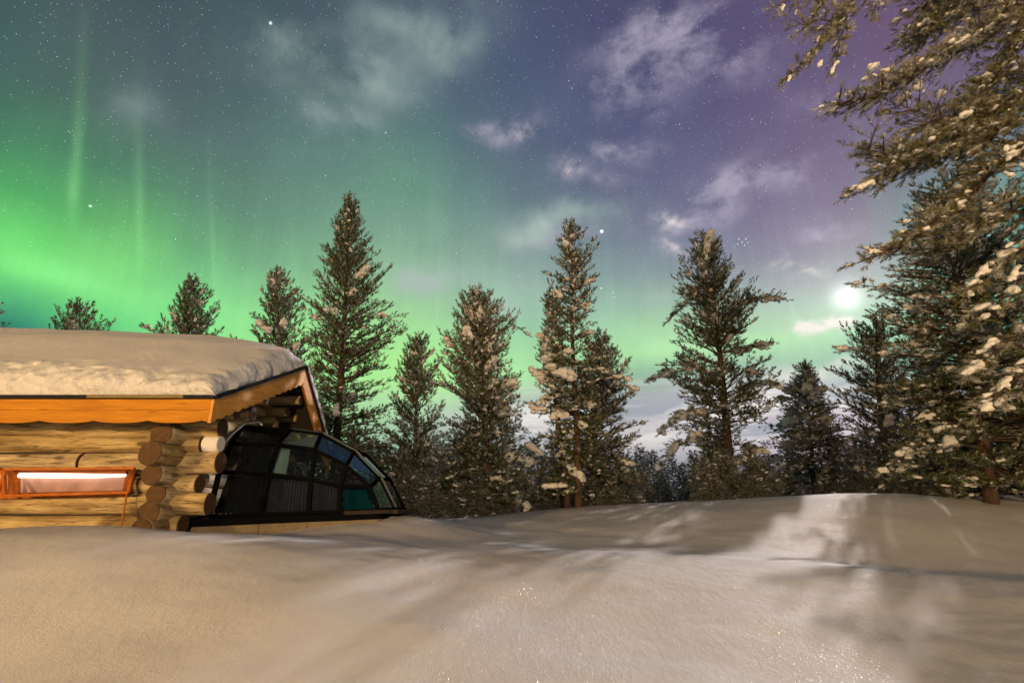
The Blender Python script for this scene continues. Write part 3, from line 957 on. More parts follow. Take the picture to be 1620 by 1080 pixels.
lt.bar(at(-40, 740, wy - .02), at(-1, 740, wy - .02), .03, .03); lt.bar(at(9, 745, wy - .05), at(-6, 786, wy - .12), .03, .03, up=(0, -1, 0))
lt.build('window_post', MAT['sash'], window)
rod = MB(CO); rod.tube([at(209, 743, wy - .06), at(200, 785, wy - .16), at(190, 842, wy - .30)], [.009, .009, .009], 8)
rod.tube([at(211, 741, wy - .06), at(209, 760, wy + .02), at(203, 778, wy - .1)], [.008, .01, .008], 8)
rod.build('stay_rod', MAT['sash'], window, smooth=True)

# ------------------------------------------------------------------ snow on the roof
xs = np.concatenate([np.linspace(RX0 + .0, -7.2, 60), np.linspace(-7.18, -4.0, 170), np.linspace(-3.985, RX1 + .06, 60)])
ys = np.concatenate([FY - .02 + .35 * np.linspace(0, 1, 60) ** 2.2, np.linspace(6.27, 9.6, 90), np.linspace(9.62, FAR_Y + .02, 24)])


def roof_z(y):
    return np.where(y < RID_Y, EAVE_Z + .04 + (y - EAVE_Y) * (RID_Z - EAVE_Z) / (RID_Y - EAVE_Y), RID_Z + .04 - (y - RID_Y) * (RID_Z - FAR_Z) / (FAR_Y - RID_Y)) + .065


XS, YS = np.meshgrid(xs, ys)
bz = roof_z(YS)
# the top follows the roof but rounded over the ridge
yy = YS
top = .5 * (roof_z(yy + .35) + roof_z(yy - .35)) * .5 + .25 * (roof_z(yy + .7) + roof_z(yy - .7))
top = np.where(yy < 6.9, roof_z(yy), top) * 1.0
thick = np.interp(YS, [5.8, 6.3, 7.3, 8.3, 9.0, 10], [.35, .40, .56, .66, .60, .42])
endf = np.clip((RX1 + .06 - XS) / 1.4, 0, 1)
thick = thick * (.48 + .52 * np.sqrt(endf)) - .04 + np.clip((-4.5 - XS) * .035, 0, .2)
blendr = np.clip((yy - 6.4) / .7, 0, 1)
smooth_roof = (roof_z(yy - .45) + roof_z(yy + .45)) / 2
top = bz * (1 - blendr) + smooth_roof * blendr
top += .05 * vnoise(XS / 1.3, YS / .8, 11) + .02 * vnoise(XS / .4, YS / .4, 12)


def edge(dist, w):
    t = np.clip(dist / w, 0, 1)
    return np.sqrt(np.clip(1 - (1 - t) ** 2, 0, 1))


e = edge(YS - (FY - .02), .10) * edge(RX1 + .06 - XS + .045 * vnoise(YS / .22, XS * 0, 14), .13) * edge(FAR_Y + .02 - YS, .2)
H_ = np.maximum(top + thick - bz, .02)
TZ = bz + H_ * e
rough = np.clip(1 - (YS - FY) / .5, 0, 1) + np.clip(1 - (RX1 + .1 - XS) / .45, 0, 1)
TY = YS + (.10 * vnoise(XS / .20, TZ / .13, 15) + .05 * vnoise(XS / .07, TZ / .06, 16)) * np.clip(1 - (YS - FY) / .3, 0, 1) * np.minimum(1, H_ * e * 6) - .07 * np.clip(1 - (YS - FY) / .25, 0, 1) * np.sin(np.clip(e, 0, 1) * 3.1)
TZ = TZ + rough * (.03 * vnoise(XS / .14, YS / .1, 17)) * e
TX = XS + (.05 * vnoise(YS / .18, TZ / .12, 18) + .03 * vnoise(YS / .08, TZ / .06, 19)) * np.clip(1 - (RX1 + .06 - XS) / .25, 0, 1)
ny, nx = XS.shape
Vt = np.c_[TX.ravel(), TY.ravel(), TZ.ravel()]
Vb = np.c_[XS.ravel(), YS.ravel(), bz.ravel() - .0]
o_ = np.array([-6.5, 7.9, RID_Z])
V = np.r_[Vt, Vb] - o_
idx = np.arange(ny * nx).reshape(ny, nx)
Ft = np.stack([idx[:-1, :-1], idx[:-1, 1:], idx[1:, 1:], idx[1:, :-1]], axis=-1).reshape(-1, 4)
nb = ny * nx
Fb = Ft[:, ::-1] + nb
sides = []
for a, b in ((idx[0, :-1], idx[0, 1:]), (idx[1:, -1][::-1] * 0 + idx[:-1, -1], idx[1:, -1]), (idx[-1, 1:], idx[-1, :-1]), (idx[1:, 0], idx[:-1, 0])):
    sides.append(np.stack([a, a + nb, b + nb, b], axis=-1))
F = np.r_[Ft, Fb, np.concatenate(sides)]
crumb = np.minimum(1, np.clip(1.15 - (YS - FY) / .16, 0, 1) + np.clip(1.1 - (RX1 + .06 - XS) / .28, 0, 1)).ravel()
rs = link_mesh('roof_snow', np_mesh('roof_snow', V, F, True, {'crumb': np.r_[crumb, crumb * 0]}), MAT['roof_snow'], loc=tuple(o_))
tag(rs, 'thick slab of snow lying on the cabin roof with a rough broken edge', 'snow')

# ------------------------------------------------------------------ glass igloo
ig = empty('glass_igloo', (-3.3, 8.2, CZ - .42))
tag(ig, 'dark faceted glass dome room built against the cabin gable', 'glass dome')
IO = ig.location.copy()


def wp(u, v, back=0.0):
    """point of the leaning end wall"""
    return at(u, v, 6.95 + (u - 345) / 252 * .75 + (820 - v) / 110 * .30 + back)


def pane_mat(name, tint, refl, gcol=(.9, .95, 1), film=.04, fcol=(.5, .6, .6)):
    m, t, b = new_mat(name)
    t.nodes.remove(b)
    tr = t.nodes.new('ShaderNodeBsdfTransparent'); tr.inputs[0].default_value = (*tint, 1)
    gl = t.nodes.new('ShaderNodeBsdfGlossy'); gl.inputs['Roughness'].default_value = .045; gl.inputs[0].default_value = (*gcol, 1)
    # faint frost film on the glass; coloured panes put sky reflection in its colour
    n = tnoise(t, 3, 5, .6)
    df = t.nodes.new('ShaderNodeBsdfDiffuse'); df.inputs[0].default_value = (*fcol, 1)
    m0 = t.nodes.new('ShaderNodeMixShader')
    rr = t.nodes.new('ShaderNodeMapRange'); rr.inputs['From Min'].default_value = .35; rr.inputs['From Max'].default_value = .75; rr.inputs['To Min'].default_value = film * .5; rr.inputs['To Max'].default_value = film
    t.links.new(n, rr.inputs[0]); t.links.new(rr.outputs[0], m0.inputs[0])
    t.links.new(tr.outputs[0], m0.inputs[1]); t.links.new(df.outputs[0], m0.inputs[2])
    lw = t.nodes.new('ShaderNodeLayerWeight'); lw.inputs[0].default_value = .35
    ad = t.nodes.new('ShaderNodeMath'); ad.operation = 'MULTIPLY_ADD'; ad.inputs[1].default_value = .8; ad.inputs[2].default_value = refl; ad.use_clamp = True
    pw = t.nodes.new('ShaderNodeMath'); pw.operation = 'POWER'; pw.inputs[1].default_value = 4.0
    lw.inputs[0].default_value = .5
    t.links.new(lw.outputs['Facing'], pw.inputs[0]); t.links.new(pw.outputs[0], ad.inputs[0])
    m1 = t.nodes.new('ShaderNodeMixShader')
    t.links.new(ad.outputs[0], m1.inputs[0]); t.links.new(m0.outputs[0], m1.inputs[1]); t.links.new(gl.outputs[0], m1.inputs[2])
    t.links.new(m1.outputs[0], t.nodes['Material Output'].inputs[0])
    return m


MAT['pane'] = pane_mat('dome_glass', (.45, .5, .55), .05, film=.012)
MAT['pane_teal_refl'] = pane_mat('dome_glass_teal_refl', (.25, .70, .72), .08, (.5, .95, 1), .05, (.01, .09, .10))  # teal of the reflected sky put into film and tint
MAT['pane_pale_refl'] = pane_mat('dome_glass_pale_refl', (.40, .62, .58), .22, (.7, 1, .95), .42, (.34, .52, .47))  # pale reflected sky painted into the film
MAT['dframe'] = plain('dome_frame_dark', (.005, .005, .006), .9, 0, bmp=0, spec=0.0)
MAT['dframe_edge'] = plain('dome_frame_grey', (.10, .11, .12), .4, .5, bmp=.05)
MAT['plinth'] = plain('beige_plinth', (.20, .16, .11), .8, bmp=.1, spec=.1)
MAT['cur_dark'] = plain('dark_violet_curtain', (.085, .075, .105), .85, var=.3, scale=4)
MAT['cur_pale'] = plain('pale_green_curtain', (.55, .72, .64), .85, var=.2, scale=4)
MAT['sheet_black'] = plain('black_sheet', (.010, .010, .013), .85, var=.3, scale=4)
MAT['cur_violet'] = plain('violet_grey_curtain', (.085, .08, .11), .85, var=.3, scale=4)
MAT['teal_backing'] = plain('teal_pane_backing', (.006, .045, .05), .8)  # teal sheet behind a pane, coloured for the reflected sky
MAT['darkwood'] = plain('dark_grey_step_boards', (.035, .03, .028), .8, spec=.1)
MAT['alu'] = plain('white_flashing', (.65, .66, .68), .4, .2, bmp=.05)
BASE = [wp(330, 817), wp(413, 813.5), wp(488, 811), wp(536, 809.5), wp(599, 807)]
ROW1 = [wp(347, 746), wp(424, 750), wp(492, 758), wp(539, 769), wp(586, 770)]
ROW2 = [wp(366, 702), wp(440, 703), wp(498, 711), wp(548, 736)]
TOPL = [wp(383, 675, .25), wp(460, 681, .45)]
Q1, Q2, Q3, Q4 = at(508, 687, 8.0), at(560, 715, 8.2), at(600, 756, 8.4), at(624, 805, 8.55)
HEELP = at(604, 807, 7.9)
QS = [TOPL[0], TOPL[1], Q1, Q2, Q3, Q4]
BK = Vector((.06, .55, -.01))
RS = [p + BK for p in QS]
fr_ = MB(IO)


def rib(a, b, w=.05):
    fr_.bar(a, b, w, .05, up=(0, -1, .3))


for row in (BASE, ROW1, ROW2):
    for a, b in zip(row[:-1], row[1:]): rib(a, b, .045)
for i in range(4): rib(BASE[i], ROW1[i], .06); rib(ROW1[i], ROW2[i], .055)
rib(BASE[4], ROW1[4]); rib(ROW2[3], ROW1[4], .05); rib(ROW2[0], TOPL[0]); rib(ROW2[1], TOPL[1]); rib(TOPL[0], TOPL[1])
rib(TOPL[1], Q1, .035); rib(ROW2[2], Q1, .05); rib(ROW2[3], Q2, .04); rib(ROW1[4], Q3, .04); rib(BASE[4], Q4, .05)
for a, b in zip(QS[2:-1], QS[3:]): rib(a, b, .03)
for a, b in zip(QS, RS): rib(a, b, .04)
for a, b in zip(RS[:-1], RS[1:]): rib(a, b, .04)
fr_.build('frame', MAT['dframe'], ig, bevel=.005)


def pane(q, mat):
    cen = sum(q, Vector()) / len(q)
    pm = MB(IO); pm.add([cen + (p - cen) * .97 for p in q], [list(range(len(q)))])
    pm.build('glass_pane', mat, ig)


MAT['pane_blue_refl'] = pane_mat('dome_glass_blue_refl', (.08, .18, .24), .16, (.40, .80, .90), .3, (.05, .12, .14))  # reflected blue-teal sky painted into film and gloss
for i in range(4):
    pane([BASE[i], BASE[i + 1], ROW1[i + 1], ROW1[i]], MAT['pane_teal_refl'] if i == 3 else MAT['pane'])
for i in range(3):
    pane([ROW1[i], ROW1[i + 1], ROW2[i + 1], ROW2[i]], MAT['pane'])
pane([ROW1[3], ROW1[4], ROW2[3]], MAT['pane'])
pane([ROW2[0], ROW2[1], TOPL[1], TOPL[0]], MAT['pane'])
pane([ROW2[1], ROW2[2], Q1, TOPL[1]], MAT['pane_pale_refl'])
pane([ROW2[2], ROW2[3], Q2, Q1], MAT['pane_blue_refl'])
pane([ROW2[3], ROW1[4], Q3, Q2], MAT['pane_blue_refl'])
pane([ROW1[4], BASE[4], Q4, Q3], MAT['pane_pale_refl'])
for i in range(5):
    pane([QS[i], QS[i + 1], RS[i + 1], RS[i]], MAT['pane'])
er = MB(IO)
for a, b in zip(QS[1:-1], QS[2:]): er.bar(a + Vector((.02, .02, .03)), b + Vector((.02, .02, .03)), .03, .015, up=(0, -1, .3))
er.build('rim', MAT['dframe_edge'], ig)
def low(p, dz, k=0.0): return Vector((p.x, p.y - k, p.z + dz))
BB = [wp(300, 818)] + BASE + [Q4, Q4 + BK]
bm_ = MB(IO)
for a, b in zip(BB[:-1], BB[1:]): bm_.bar(low(a, -.068, .02), low(b, -.068, .02), .14, .09)
bm_.build('sill_beam', MAT['dframe'], ig)
pl = MB(IO)
for a, b in zip(BB[:-1], BB[1:]):
    d = (b - a) * .004
    pl.bar(low(a, -.325) + d, low(b, -.325) - d, .09, .42)
pl.build('plinth', MAT['plinth'], ig)
fl = MB(IO); fl.slab([low(p, -.08) for p in BASE] + [low(Q4, -.08), Q4 + BK + Vector((0, 0, -.08)), Vector((-4.1, 10.2, CZ - .28)), Vector((-4.1, 7.0, CZ - .3))], .02); fl.build('floor', MAT['darkwood'], ig)


def curtain(q, mat, seed, wav=.02, n=44):
    """hanging folds between four corners: bottom left, bottom right, top right, top left"""
    rnd = random.Random(seed)
    nrm = (q[1] - q[0]).cross(q[3] - q[0]).normalized()
    vs = []; fs = []
    for i in range(n + 1):
        f = i / n
        off = wav * math.sin(i * 1.25 + .8 * math.sin(i * .37 + seed)) + .008 * rnd.random()
        for j in range(6):
            t = j / 5
            p = (q[0] * (1 - f) + q[1] * f) * (1 - t) + (q[3] * (1 - f) + q[2] * f) * t
            vs.append(p + nrm * off * (1 - .3 * t))
    for i in range(n):
        for j in range(5):
            a = i * 6 + j
            fs.append((a, a + 6, a + 7, a + 1))
    mb = MB(IO); mb.add(vs, fs)
    o = mb.build('curtain', mat, ig, smooth=True)
    so = o.modifiers.new('thick', 'SOLIDIFY'); so.thickness = .005
    return o


def wq(u0, v0, u1, v1, u2, v2, u3, v3, b=.14): return [wp(u0, v0, b), wp(u1, v1, b), wp(u2, v2, b), wp(u3, v3, b)]


curtain(wq(338, 812, 410, 811, 420, 753, 362, 750), MAT['sheet_black'], 1)  # black sheet, keeps the logs behind the glass from showing
curtain(wq(418, 811, 440, 811, 446, 755, 428, 754), MAT['cur_violet'], 2)
curtain(wq(441, 811, 484, 809, 488, 760, 447, 756), MAT['cur_dark'], 3)
curtain(wq(494, 808, 532, 807, 534, 770, 496, 762), MAT['cur_dark'], 4)
curtain(wq(428, 748, 453, 750, 460, 708, 441, 706), MAT['cur_pale'], 5, .012)
curtain(wq(372, 745, 418, 747, 432, 707, 384, 706), MAT['sheet_black'], 6)  # black sheet behind the upper left pane
curtain(wq(545, 806, 590, 805, 580, 774, 545, 772), MAT['teal_backing'], 7, .006)  # added backing for the teal pane, not a curtain
bd = MB(IO)
bd.box((-4.0, 8.2, CZ - .27), (-3.0, 9.3, CZ - .05))
bd.build('bed', MAT['sheet_black'], ig, bevel=.05)
fl_ = MB(IO)
pp = [wp(346, 712, -.10), wp(360, 694, -.08), wp(372, 682, -.05), wp(386, 671, 0), wp(409, 667.5, .05), wp(415, 672, .05)]
for i in range(len(pp) - 1):
    fl_.bar(pp[i], pp[i + 1], .03, .018)
fl_.build('flashing', MAT['alu'], ig)
st = MB(IO)
st.bar(at(545, 811, 7.45), at(614, 808.5, 7.75), .16, .055)
st.bar(at(612, 809, 7.75), at(646, 808, 8.6), .34, .06)
st.build('step', MAT['darkwood'], ig, bevel=.012)

# ------------------------------------------------------------------ trees
def ico(sub):
    import bmesh
    bm = bmesh.new(); bmesh.ops.create_icosphere(bm, subdivisions=sub, radius=1.0)
    v = np.array([x.co[:] for x in bm.verts]); f = np.array([[q.index for q in p.verts] for p in bm.faces]); bm.free()
    return v, f


ICO_S = ico(2)
ICO_SV = []
for s in range(3):
    vv = ICO_S[0].copy()
    for i in range(len(vv)):
        vv[i] *= 1 + mnoise.noise(Vector(vv[i] * 1.5) + Vector((s * 5.1, 3, 0))) * .7
    vv[:, 2] = np.where(vv[:, 2] < 0, vv[:, 2] * .4, vv[:, 2])
    ICO_SV.append(vv)
_v, _f = ico(3)
ICO_L = []
for s in range(5):
    vv = _v.copy()
    for i in range(len(vv)):
        d = mnoise.noise(Vector(vv[i] * 1.3) + Vector((s * 9.1, 0, 0))) * .45 + mnoise.noise(Vector(vv[i] * 3.1) + Vector((s * 3.7, 5, 0))) * .12
        vv[i] *= 1 + d
    vv[:, 2] = np.where(vv[:, 2] < 0, vv[:, 2] * .62, vv[:, 2])
    ICO_L.append(vv)


def shoot_template(K, seed, spread=.42, fwd=.38, w=.10):
    r = np.random.default_rng(seed)
    T = np.zeros((K, 3, 3))
    for i in range(K):
        h = r.uniform(.02, .95); a = r.uniform(0, 2 * math.pi)
        rad = np.array([math.cos(a), math.sin(a), 0]); tan = np.array([-math.sin(a), math.cos(a), 0])
        b = np.array([0, 0, h]) + rad * .03
        k = r.uniform(.75, 1.1)
        T[i, 0] = b - tan * w / 2; T[i, 1] = b + tan * w / 2
        T[i, 2] = b + rad * spread * k * (1.05 - .5 * h) + np.array([0, 0, fwd * k])
    return T.reshape(-1, 3)


class Tree:
    def __init__(s, seed, K=10, spread=.46, nw=.15):
        s.r = np.random.default_rng(seed)
        s.sh = []       # shoots: pos, dir, len, frost
        s.sg = []       # wood segments: p0 p1 r0 r1
        s.big = []      # snow lumps: pos, scale3, dir
        s.small = []
        s.K = K; s.spread = spread; s.nw = nw
        s.trunk = []
        s.vox = 0

    def shoot(s, p, d, l, fr):
        s.sh.append((*p, *d, l, fr))

    def branch(s, pts, r0, tw_from=.3, tw_len=.35, tw_gap=.12, sh_len=.13, sh_gap=.09, frost=.2, snow=.3, up=.25, droop_tw=0.0, lump=1.0, sub=0):
        r = s.r
        pts = np.asarray(pts, float)
        seg = np.linalg.norm(np.diff(pts, axis=0), axis=1); cum = np.r_[0, np.cumsum(seg)]; Ltot = cum[-1]
        m = len(pts)
        for i in range(m - 1):
            f0, f1 = cum[i] / Ltot, cum[i + 1] / Ltot
            s.sg.append((*pts[i], *pts[i + 1], r0 * (1 - .85 * f0) + .003, r0 * (1 - .85 * f1) + .003))
        pos = tw_from * Ltot; side = r.choice([-1, 1])
        while pos < Ltot:
            i = min(np.searchsorted(cum, pos) - 1, m - 2); i = max(i, 0)
            t = (pos - cum[i]) / max(seg[i], 1e-6)
            p = pts[i] * (1 - t) + pts[i + 1] * t
            d = (pts[i + 1] - pts[i]) / max(seg[i], 1e-6)
            f = pos / Ltot
            lt = tw_len * (1.05 - .65 * f) * r.uniform(.6, 1.15)
            hor = np.array([-d[1], d[0], 0.0]); hn = np.linalg.norm(hor); hor = hor / hn if hn > .05 else np.array([1.0, 0, 0])
            ang = R(r.uniform(32, 68))
            td = d * math.cos(ang) + hor * side * math.sin(ang)
            td[2] += r.uniform(-.25, .35) + up * .4 - droop_tw
            td /= np.linalg.norm(td)
            side = -side
            if sub > 0 and lt > .3:
                q = p + td * lt * .5; td2 = td.copy(); td2[2] += up * .3 - droop_tw * .6 + r.uniform(-.1, .1); td2 /= np.linalg.norm(td2)
                s.branch([p, q, q + td2 * lt * .5], max(.006, r0 * .35), .2, tw_len * .42, tw_gap * .8, sh_len, sh_gap, frost, snow, up, droop_tw, lump * .8, sub - 1)
            else:
                s.twig(p, td, lt, sh_len, sh_gap, frost, snow, up, max(.0035, r0 * .18), lump)
            pos += tw_gap * r.uniform(.6, 1.3)
        d = (pts[-1] - pts[-2]); d /= np.linalg.norm(d)
        s.twig(pts[-1], d, tw_len * .35, sh_len, sh_gap, frost, snow, up, .004, lump)

    def twig(s, p, d, lt, sh_len, sh_gap, frost, snow, up, rr, lump):
        r = s.r
        e = p + d * lt
        s.sg.append((*p, *e, rr, rr * .5))
        n = max(1, int(lt / sh_gap))
        for k in range(n):
            q = p + d * lt * ((k + r.uniform(.3, 1)) / n)
            dd = d + r.normal(0, .55, 3); dd[2] += up
            dd /= np.linalg.norm(dd)
            s.shoot(q, dd, sh_len * r.uniform(.7, 1.2), min(.9, max(0, r.normal(frost, .22))))
        dd = d.copy(); dd[2] += up; dd /= np.linalg.norm(dd)
        s.shoot(e, dd, sh_len * 1.15, min(.9, max(0, r.normal(frost, .2))))
        if r.random() < snow:
            k = r.uniform(.35, .95)
            sc = lump * .072 * r.uniform(.3, 1) ** 1.5
            s.small.append((*(p + d * lt * k + np.array([0, 0, sc * .5])), sc * r.uniform(1.0, 1.6), sc * r.uniform(.8, 1.1), sc * r.uniform(.65, .95), *d))

    def snow_pile(s, p, d, size, n=4):
        r = s.r
        d = np.asarray(d, float); d /= np.linalg.norm(d)
        hor = np.array([-d[1], d[0], 0.0]); hor /= max(np.linalg.norm(hor), .05)
        q = np.asarray(p, float).copy()
        for k in range(n):
            sz = size * r.uniform(.55, 1.1) * (1 - .06 * k)
            s.big.append((*(q + r.normal(0, size * .14, 3)), sz * r.uniform(.9, 1.5), sz * r.uniform(.8, 1.1), sz * r.uniform(.65, .95), *d))
            if r.random() < .7:      # a lobe hanging over the side
                sd = hor * r.choice([-1, 1]) * sz * r.uniform(.6, 1.0)
                f = sz * r.uniform(.4, .65)
                s.big.append((*(q + sd - np.array([0, 0, sz * r.uniform(.3, .8)])), f * 1.1, f, f * r.uniform(1.0, 1.5), *(hor + d * .3)))
            q = q + d * sz * .85

    def build(s, root, needle, frosty=False):
        r = s.r
        # trunk
        if s.trunk:
            mb = MB(); mb.tube([p for p, _ in s.trunk], [q for _, q in s.trunk], 12)
            mb.build('trunk', MAT['bark'], root, smooth=True)
        S = np.array(s.sg)
        p0, p1 = S[:, :3], S[:, 3:6]
        d = p1 - p0; ln = np.linalg.norm(d, axis=1, keepdims=True); d = d / np.maximum(ln, 1e-6)
        ref = np.where(np.abs(d[:, 2:3]) > .9, np.array([[1., 0, 0]]), np.array([[0, 0, 1.]]))
        a = np.cross(d, ref); a /= np.linalg.norm(a, axis=1, keepdims=True); b = np.cross(d, a)
        n = 5 if S.shape[0] < 9000 else 3
        V = []
        for (p, rr) in ((p0, S[:, 6]), (p1, S[:, 7])):
            for k in range(n):
                an = 2 * math.pi * k / n
                V.append(p + (a * math.cos(an) + b * math.sin(an)) * rr[:, None])
        V = np.stack(V, axis=1)           # N,2n,3
        Fq = np.array([[k, (k + 1) % n, n + (k + 1) % n, n + k] for k in range(n)])
        F = (np.arange(len(S))[:, None, None] * 2 * n + Fq[None]).reshape(-1, 4)
        link_mesh('branches', np_mesh('branches', V.reshape(-1, 3), F, True), MAT['twig'], root)
        # needles
        SH = np.array(s.sh)
        Vs = []; Fr = []
        vi = r.integers(0, 5, len(SH))
        for t in range(5):
            T = shoot_template(s.K, 100 + t, s.spread, .38, s.nw)
            A = SH[vi == t]
            if not len(A): continue
            d = A[:, 3:6]
            ref = r.normal(0, 1, (len(A), 3)); a = np.cross(d, ref); a /= np.linalg.norm(a, axis=1, keepdims=True); b = np.cross(d, a)
            Rm = np.stack([a, b, d], axis=1)      # rows
            V = A[:, None, :3] + np.einsum('kj,njc->nkc', T, Rm) * A[:, 6][:, None, None]
            Vs.append(V.reshape(-1, 3))
            fr = np.repeat(A[:, 7], T.shape[0])
            Fr.append(fr)
        V = np.concatenate(Vs); Fr = np.concatenate(Fr)
        F = np.arange(len(V)).reshape(-1, 3)
        link_mesh('crown', np_mesh('crown', V, F, False, {'frost': Fr}), needle, root)
        # snow
        Vs = []; Fs = []; off = 0
        for (lst, TV, TF, nv) in ((s.big, ICO_L, _f, 5), (s.small, ICO_SV, ICO_S[1], 3)):
            if not lst: continue
            B = np.array(lst); vi = r.integers(0, nv, len(B))
            for t in range(nv):
                A = B[vi == t]
                if not len(A): continue
                V, nF = s._lumps(A, TV[t], TF)
                Vs.append(V); Fs.append(nF + off); off += len(V)
        if Vs:
            o = link_mesh('snow_clumps', np_mesh('snow_clumps', np.concatenate(Vs), np.concatenate(Fs), True), MAT['tree_snow'], root)
            if s.vox:
                md_ = o.modifiers.new('merge', 'REMESH'); md_.mode = 'VOXEL'; md_.voxel_size = s.vox; md_.use_smooth_shade = True
                sm_ = o.modifiers.new('soft', 'SMOOTH'); sm_.factor = .5; sm_.iterations = 2

    def _lumps(s, A, T, TF):
        d = A[:, 6:9] + 0.0; d /= np.linalg.norm(d, axis=1, keepdims=True)
        up = np.tile(np.array([[0, 0, 1.]]), (len(A), 1))
        y = np.cross(up, d); yn = np.linalg.norm(y, axis=1, keepdims=True); y = np.where(yn > .05, y / np.maximum(yn, 1e-5), np.array([[0, 1., 0]]))
        z = np.cross(d, y)
        Rm = np.stack([d, y, z], axis=1)
        V = A[:, None, :3] + np.einsum('nkj,njc->nkc', T[None] * A[:, None, 3:6], Rm)
        F = (np.arange(len(A))[:, None, None] * len(T) + TF[None]).reshape(-1, 3)
        return V.reshape(-1, 3), F


def make_pine(name, label, group, seed, Y, base, top, prof, n_br=150, r_tr=.13, K=14, frost=.2, snow=.25, piles=18, pile=.13, up=.3, sh=.14, mat='needle', z_dead=0.0, gap=.12, twl=.36, sub=0,
              ang=(58, 12, -14), root_z=None, lump=1.0, dens=-.33, sh_gap=.085, nw=.15):
    """base, top: pixels of the trunk foot and of the tip; prof: (v, left, right) reach of the crown"""
    rt = at(base[0], base[1], Y)
    z0 = gz(rt.x, Y) - .05
    B = Vector((rt.x, Y, z0))
    Tp = at(top[0], top[1], Y)
    root = empty(name, B)
    tag(root, label, 'tree', group)
    H = Tp.z - z0
    lean = Tp.x - B.x
    t = Tree(seed, K, nw=nw)
    r = t.r
    zs, Ls, Rs = [], [], []
    for (v, ul, ur) in sorted(prof, key=lambda q: -q[0]):
        pl_, pr_ = at(ul, v, Y), at(ur, v, Y)
        zz_ = pl_.z - z0
        xt = B.x + lean * min(1, max(0, zz_ / H))
        zs.append(zz_); Ls.append(max(.03, xt - pl_.x)); Rs.append(max(.03, pr_.x - xt))
    zs = np.array(zs); Ls = np.array(Ls); Rs = np.array(Rs)

    def trunk_at(z):
        f = min(max(z / H, 0), 1)
        return np.array([lean * f + .04 * math.sin(f * 7 + seed), .05 * math.sin(f * 5 + seed * 2), z])
    nseg = 16
    t.trunk = [(trunk_at(H * i / nseg), max(.012, r_tr * (1 - (i / nseg)) ** .8)) for i in range(nseg)] + [(trunk_at(H * .995), .006)]
    zlo = zs[0]
    n_br = int(n_br * 1.12)
    for i in range(n_br):
        q = (i + r.uniform(0, 1)) / n_br
        f = q ** .92
        zt = zlo + (H * .985 - zlo) * f
        az = i * 2.39996 + r.uniform(-.4, .4)
        if float(vnoise(np.array([zt * 1.6 + seed * 5.3]), np.array([(az % 6.283) * .95]), seed + 40)[0]) < dens:
            continue
        c = math.cos(az)
        lf = np.interp(zt, zs, Ls); rg = np.interp(zt, zs, Rs)
        Lb = (rg * (1 + c) / 2 + lf * (1 - c) / 2) * r.uniform(.42, 1.06) * (1 + .45 * float(vnoise(np.array([zt * 1.1 + seed * 3]), np.array([az % 6.283 * .8]), seed)[0]))
        # push to the outline when pointing sideways
        if Lb < .08: Lb = .08
        h = zt / H
        a0 = np.interp(h, [0, .45, 1], [ang[2], ang[1], ang[0]]) + r.uniform(-8, 8)
        rise = Lb * math.tan(R(min(max(a0, -40), 62)))
        zs0 = zt - rise
        zs0 = min(max(zs0, .15), H * .97)
        rise = zt - zs0
        p0 = trunk_at(zs0)
        hd = np.array([c, math.sin(az), 0])
        n = 5
        sag = r.uniform(-.10, .14) * Lb
        pts = []
        bend = r.uniform(-.12, .12)
        for k in range(n + 1):
            s_ = k / n
            side = np.array([-hd[1], hd[0], 0]) * bend * Lb * s_ * s_
            pts.append(p0 + hd * Lb * s_ + side + np.array([0, 0, rise * s_ + sag * math.sin(math.pi * s_)]))
        lowf = 1 - h  # frost thins downward, putting the lower crown's shade into needle colour
        t.branch(pts, .008 + .013 * Lb, .28 if h < .8 else .12, min(twl * (.55 + .35 * Lb), Lb * .7 + .05), gap, sh, sh_gap, frost * (.85 - .5 * lowf), snow * (1.25 - .75 * lowf), up * (1.3 if h > .6 else .8), 0.0, lump, sub if Lb > .9 else 0)
        if r.random() < piles / n_br and Lb > .25:
            k = r.uniform(.55, .95)
            i0 = int(k * n)
            dd = pts[min(i0 + 1, n)] - pts[i0] if i0 < n else pts[n] - pts[n - 1]
            dd = dd + np.array([0, 0, -.25 * np.linalg.norm(dd)])
            t.snow_pile(pts[i0] + np.array([0, 0, pile * .35]), dd, pile * r.uniform(.6, 1.25), int(r.integers(2, 6)))
    # leader
    t.branch([trunk_at(H * .93), trunk_at(H * .965), trunk_at(H)], .012, .05, .10, .05, sh * .9, sh_gap, frost, snow * .4, .8, 0, lump * .6)
    return t, root, dict(B=B, H=H, lean=lean, trunk_at=trunk_at, z0=z0)


def loc(root_info, u, v, Y):
    p = at(u, v, Y) - root_info['B']
    return np.array([p.x, p.y, p.z])


def extra_branch(t, info, Yb, px, r0=.03, **kw):
    """a big bough whose course is known: list of (u, v, dY)"""
    pts = [loc(info, u, v, Yb + dy) for (u, v, dy) in px]
    t.branch(pts, r0, **kw)
    return pts


BIG = 'tall snow dusted pines along the edge of the clearing'
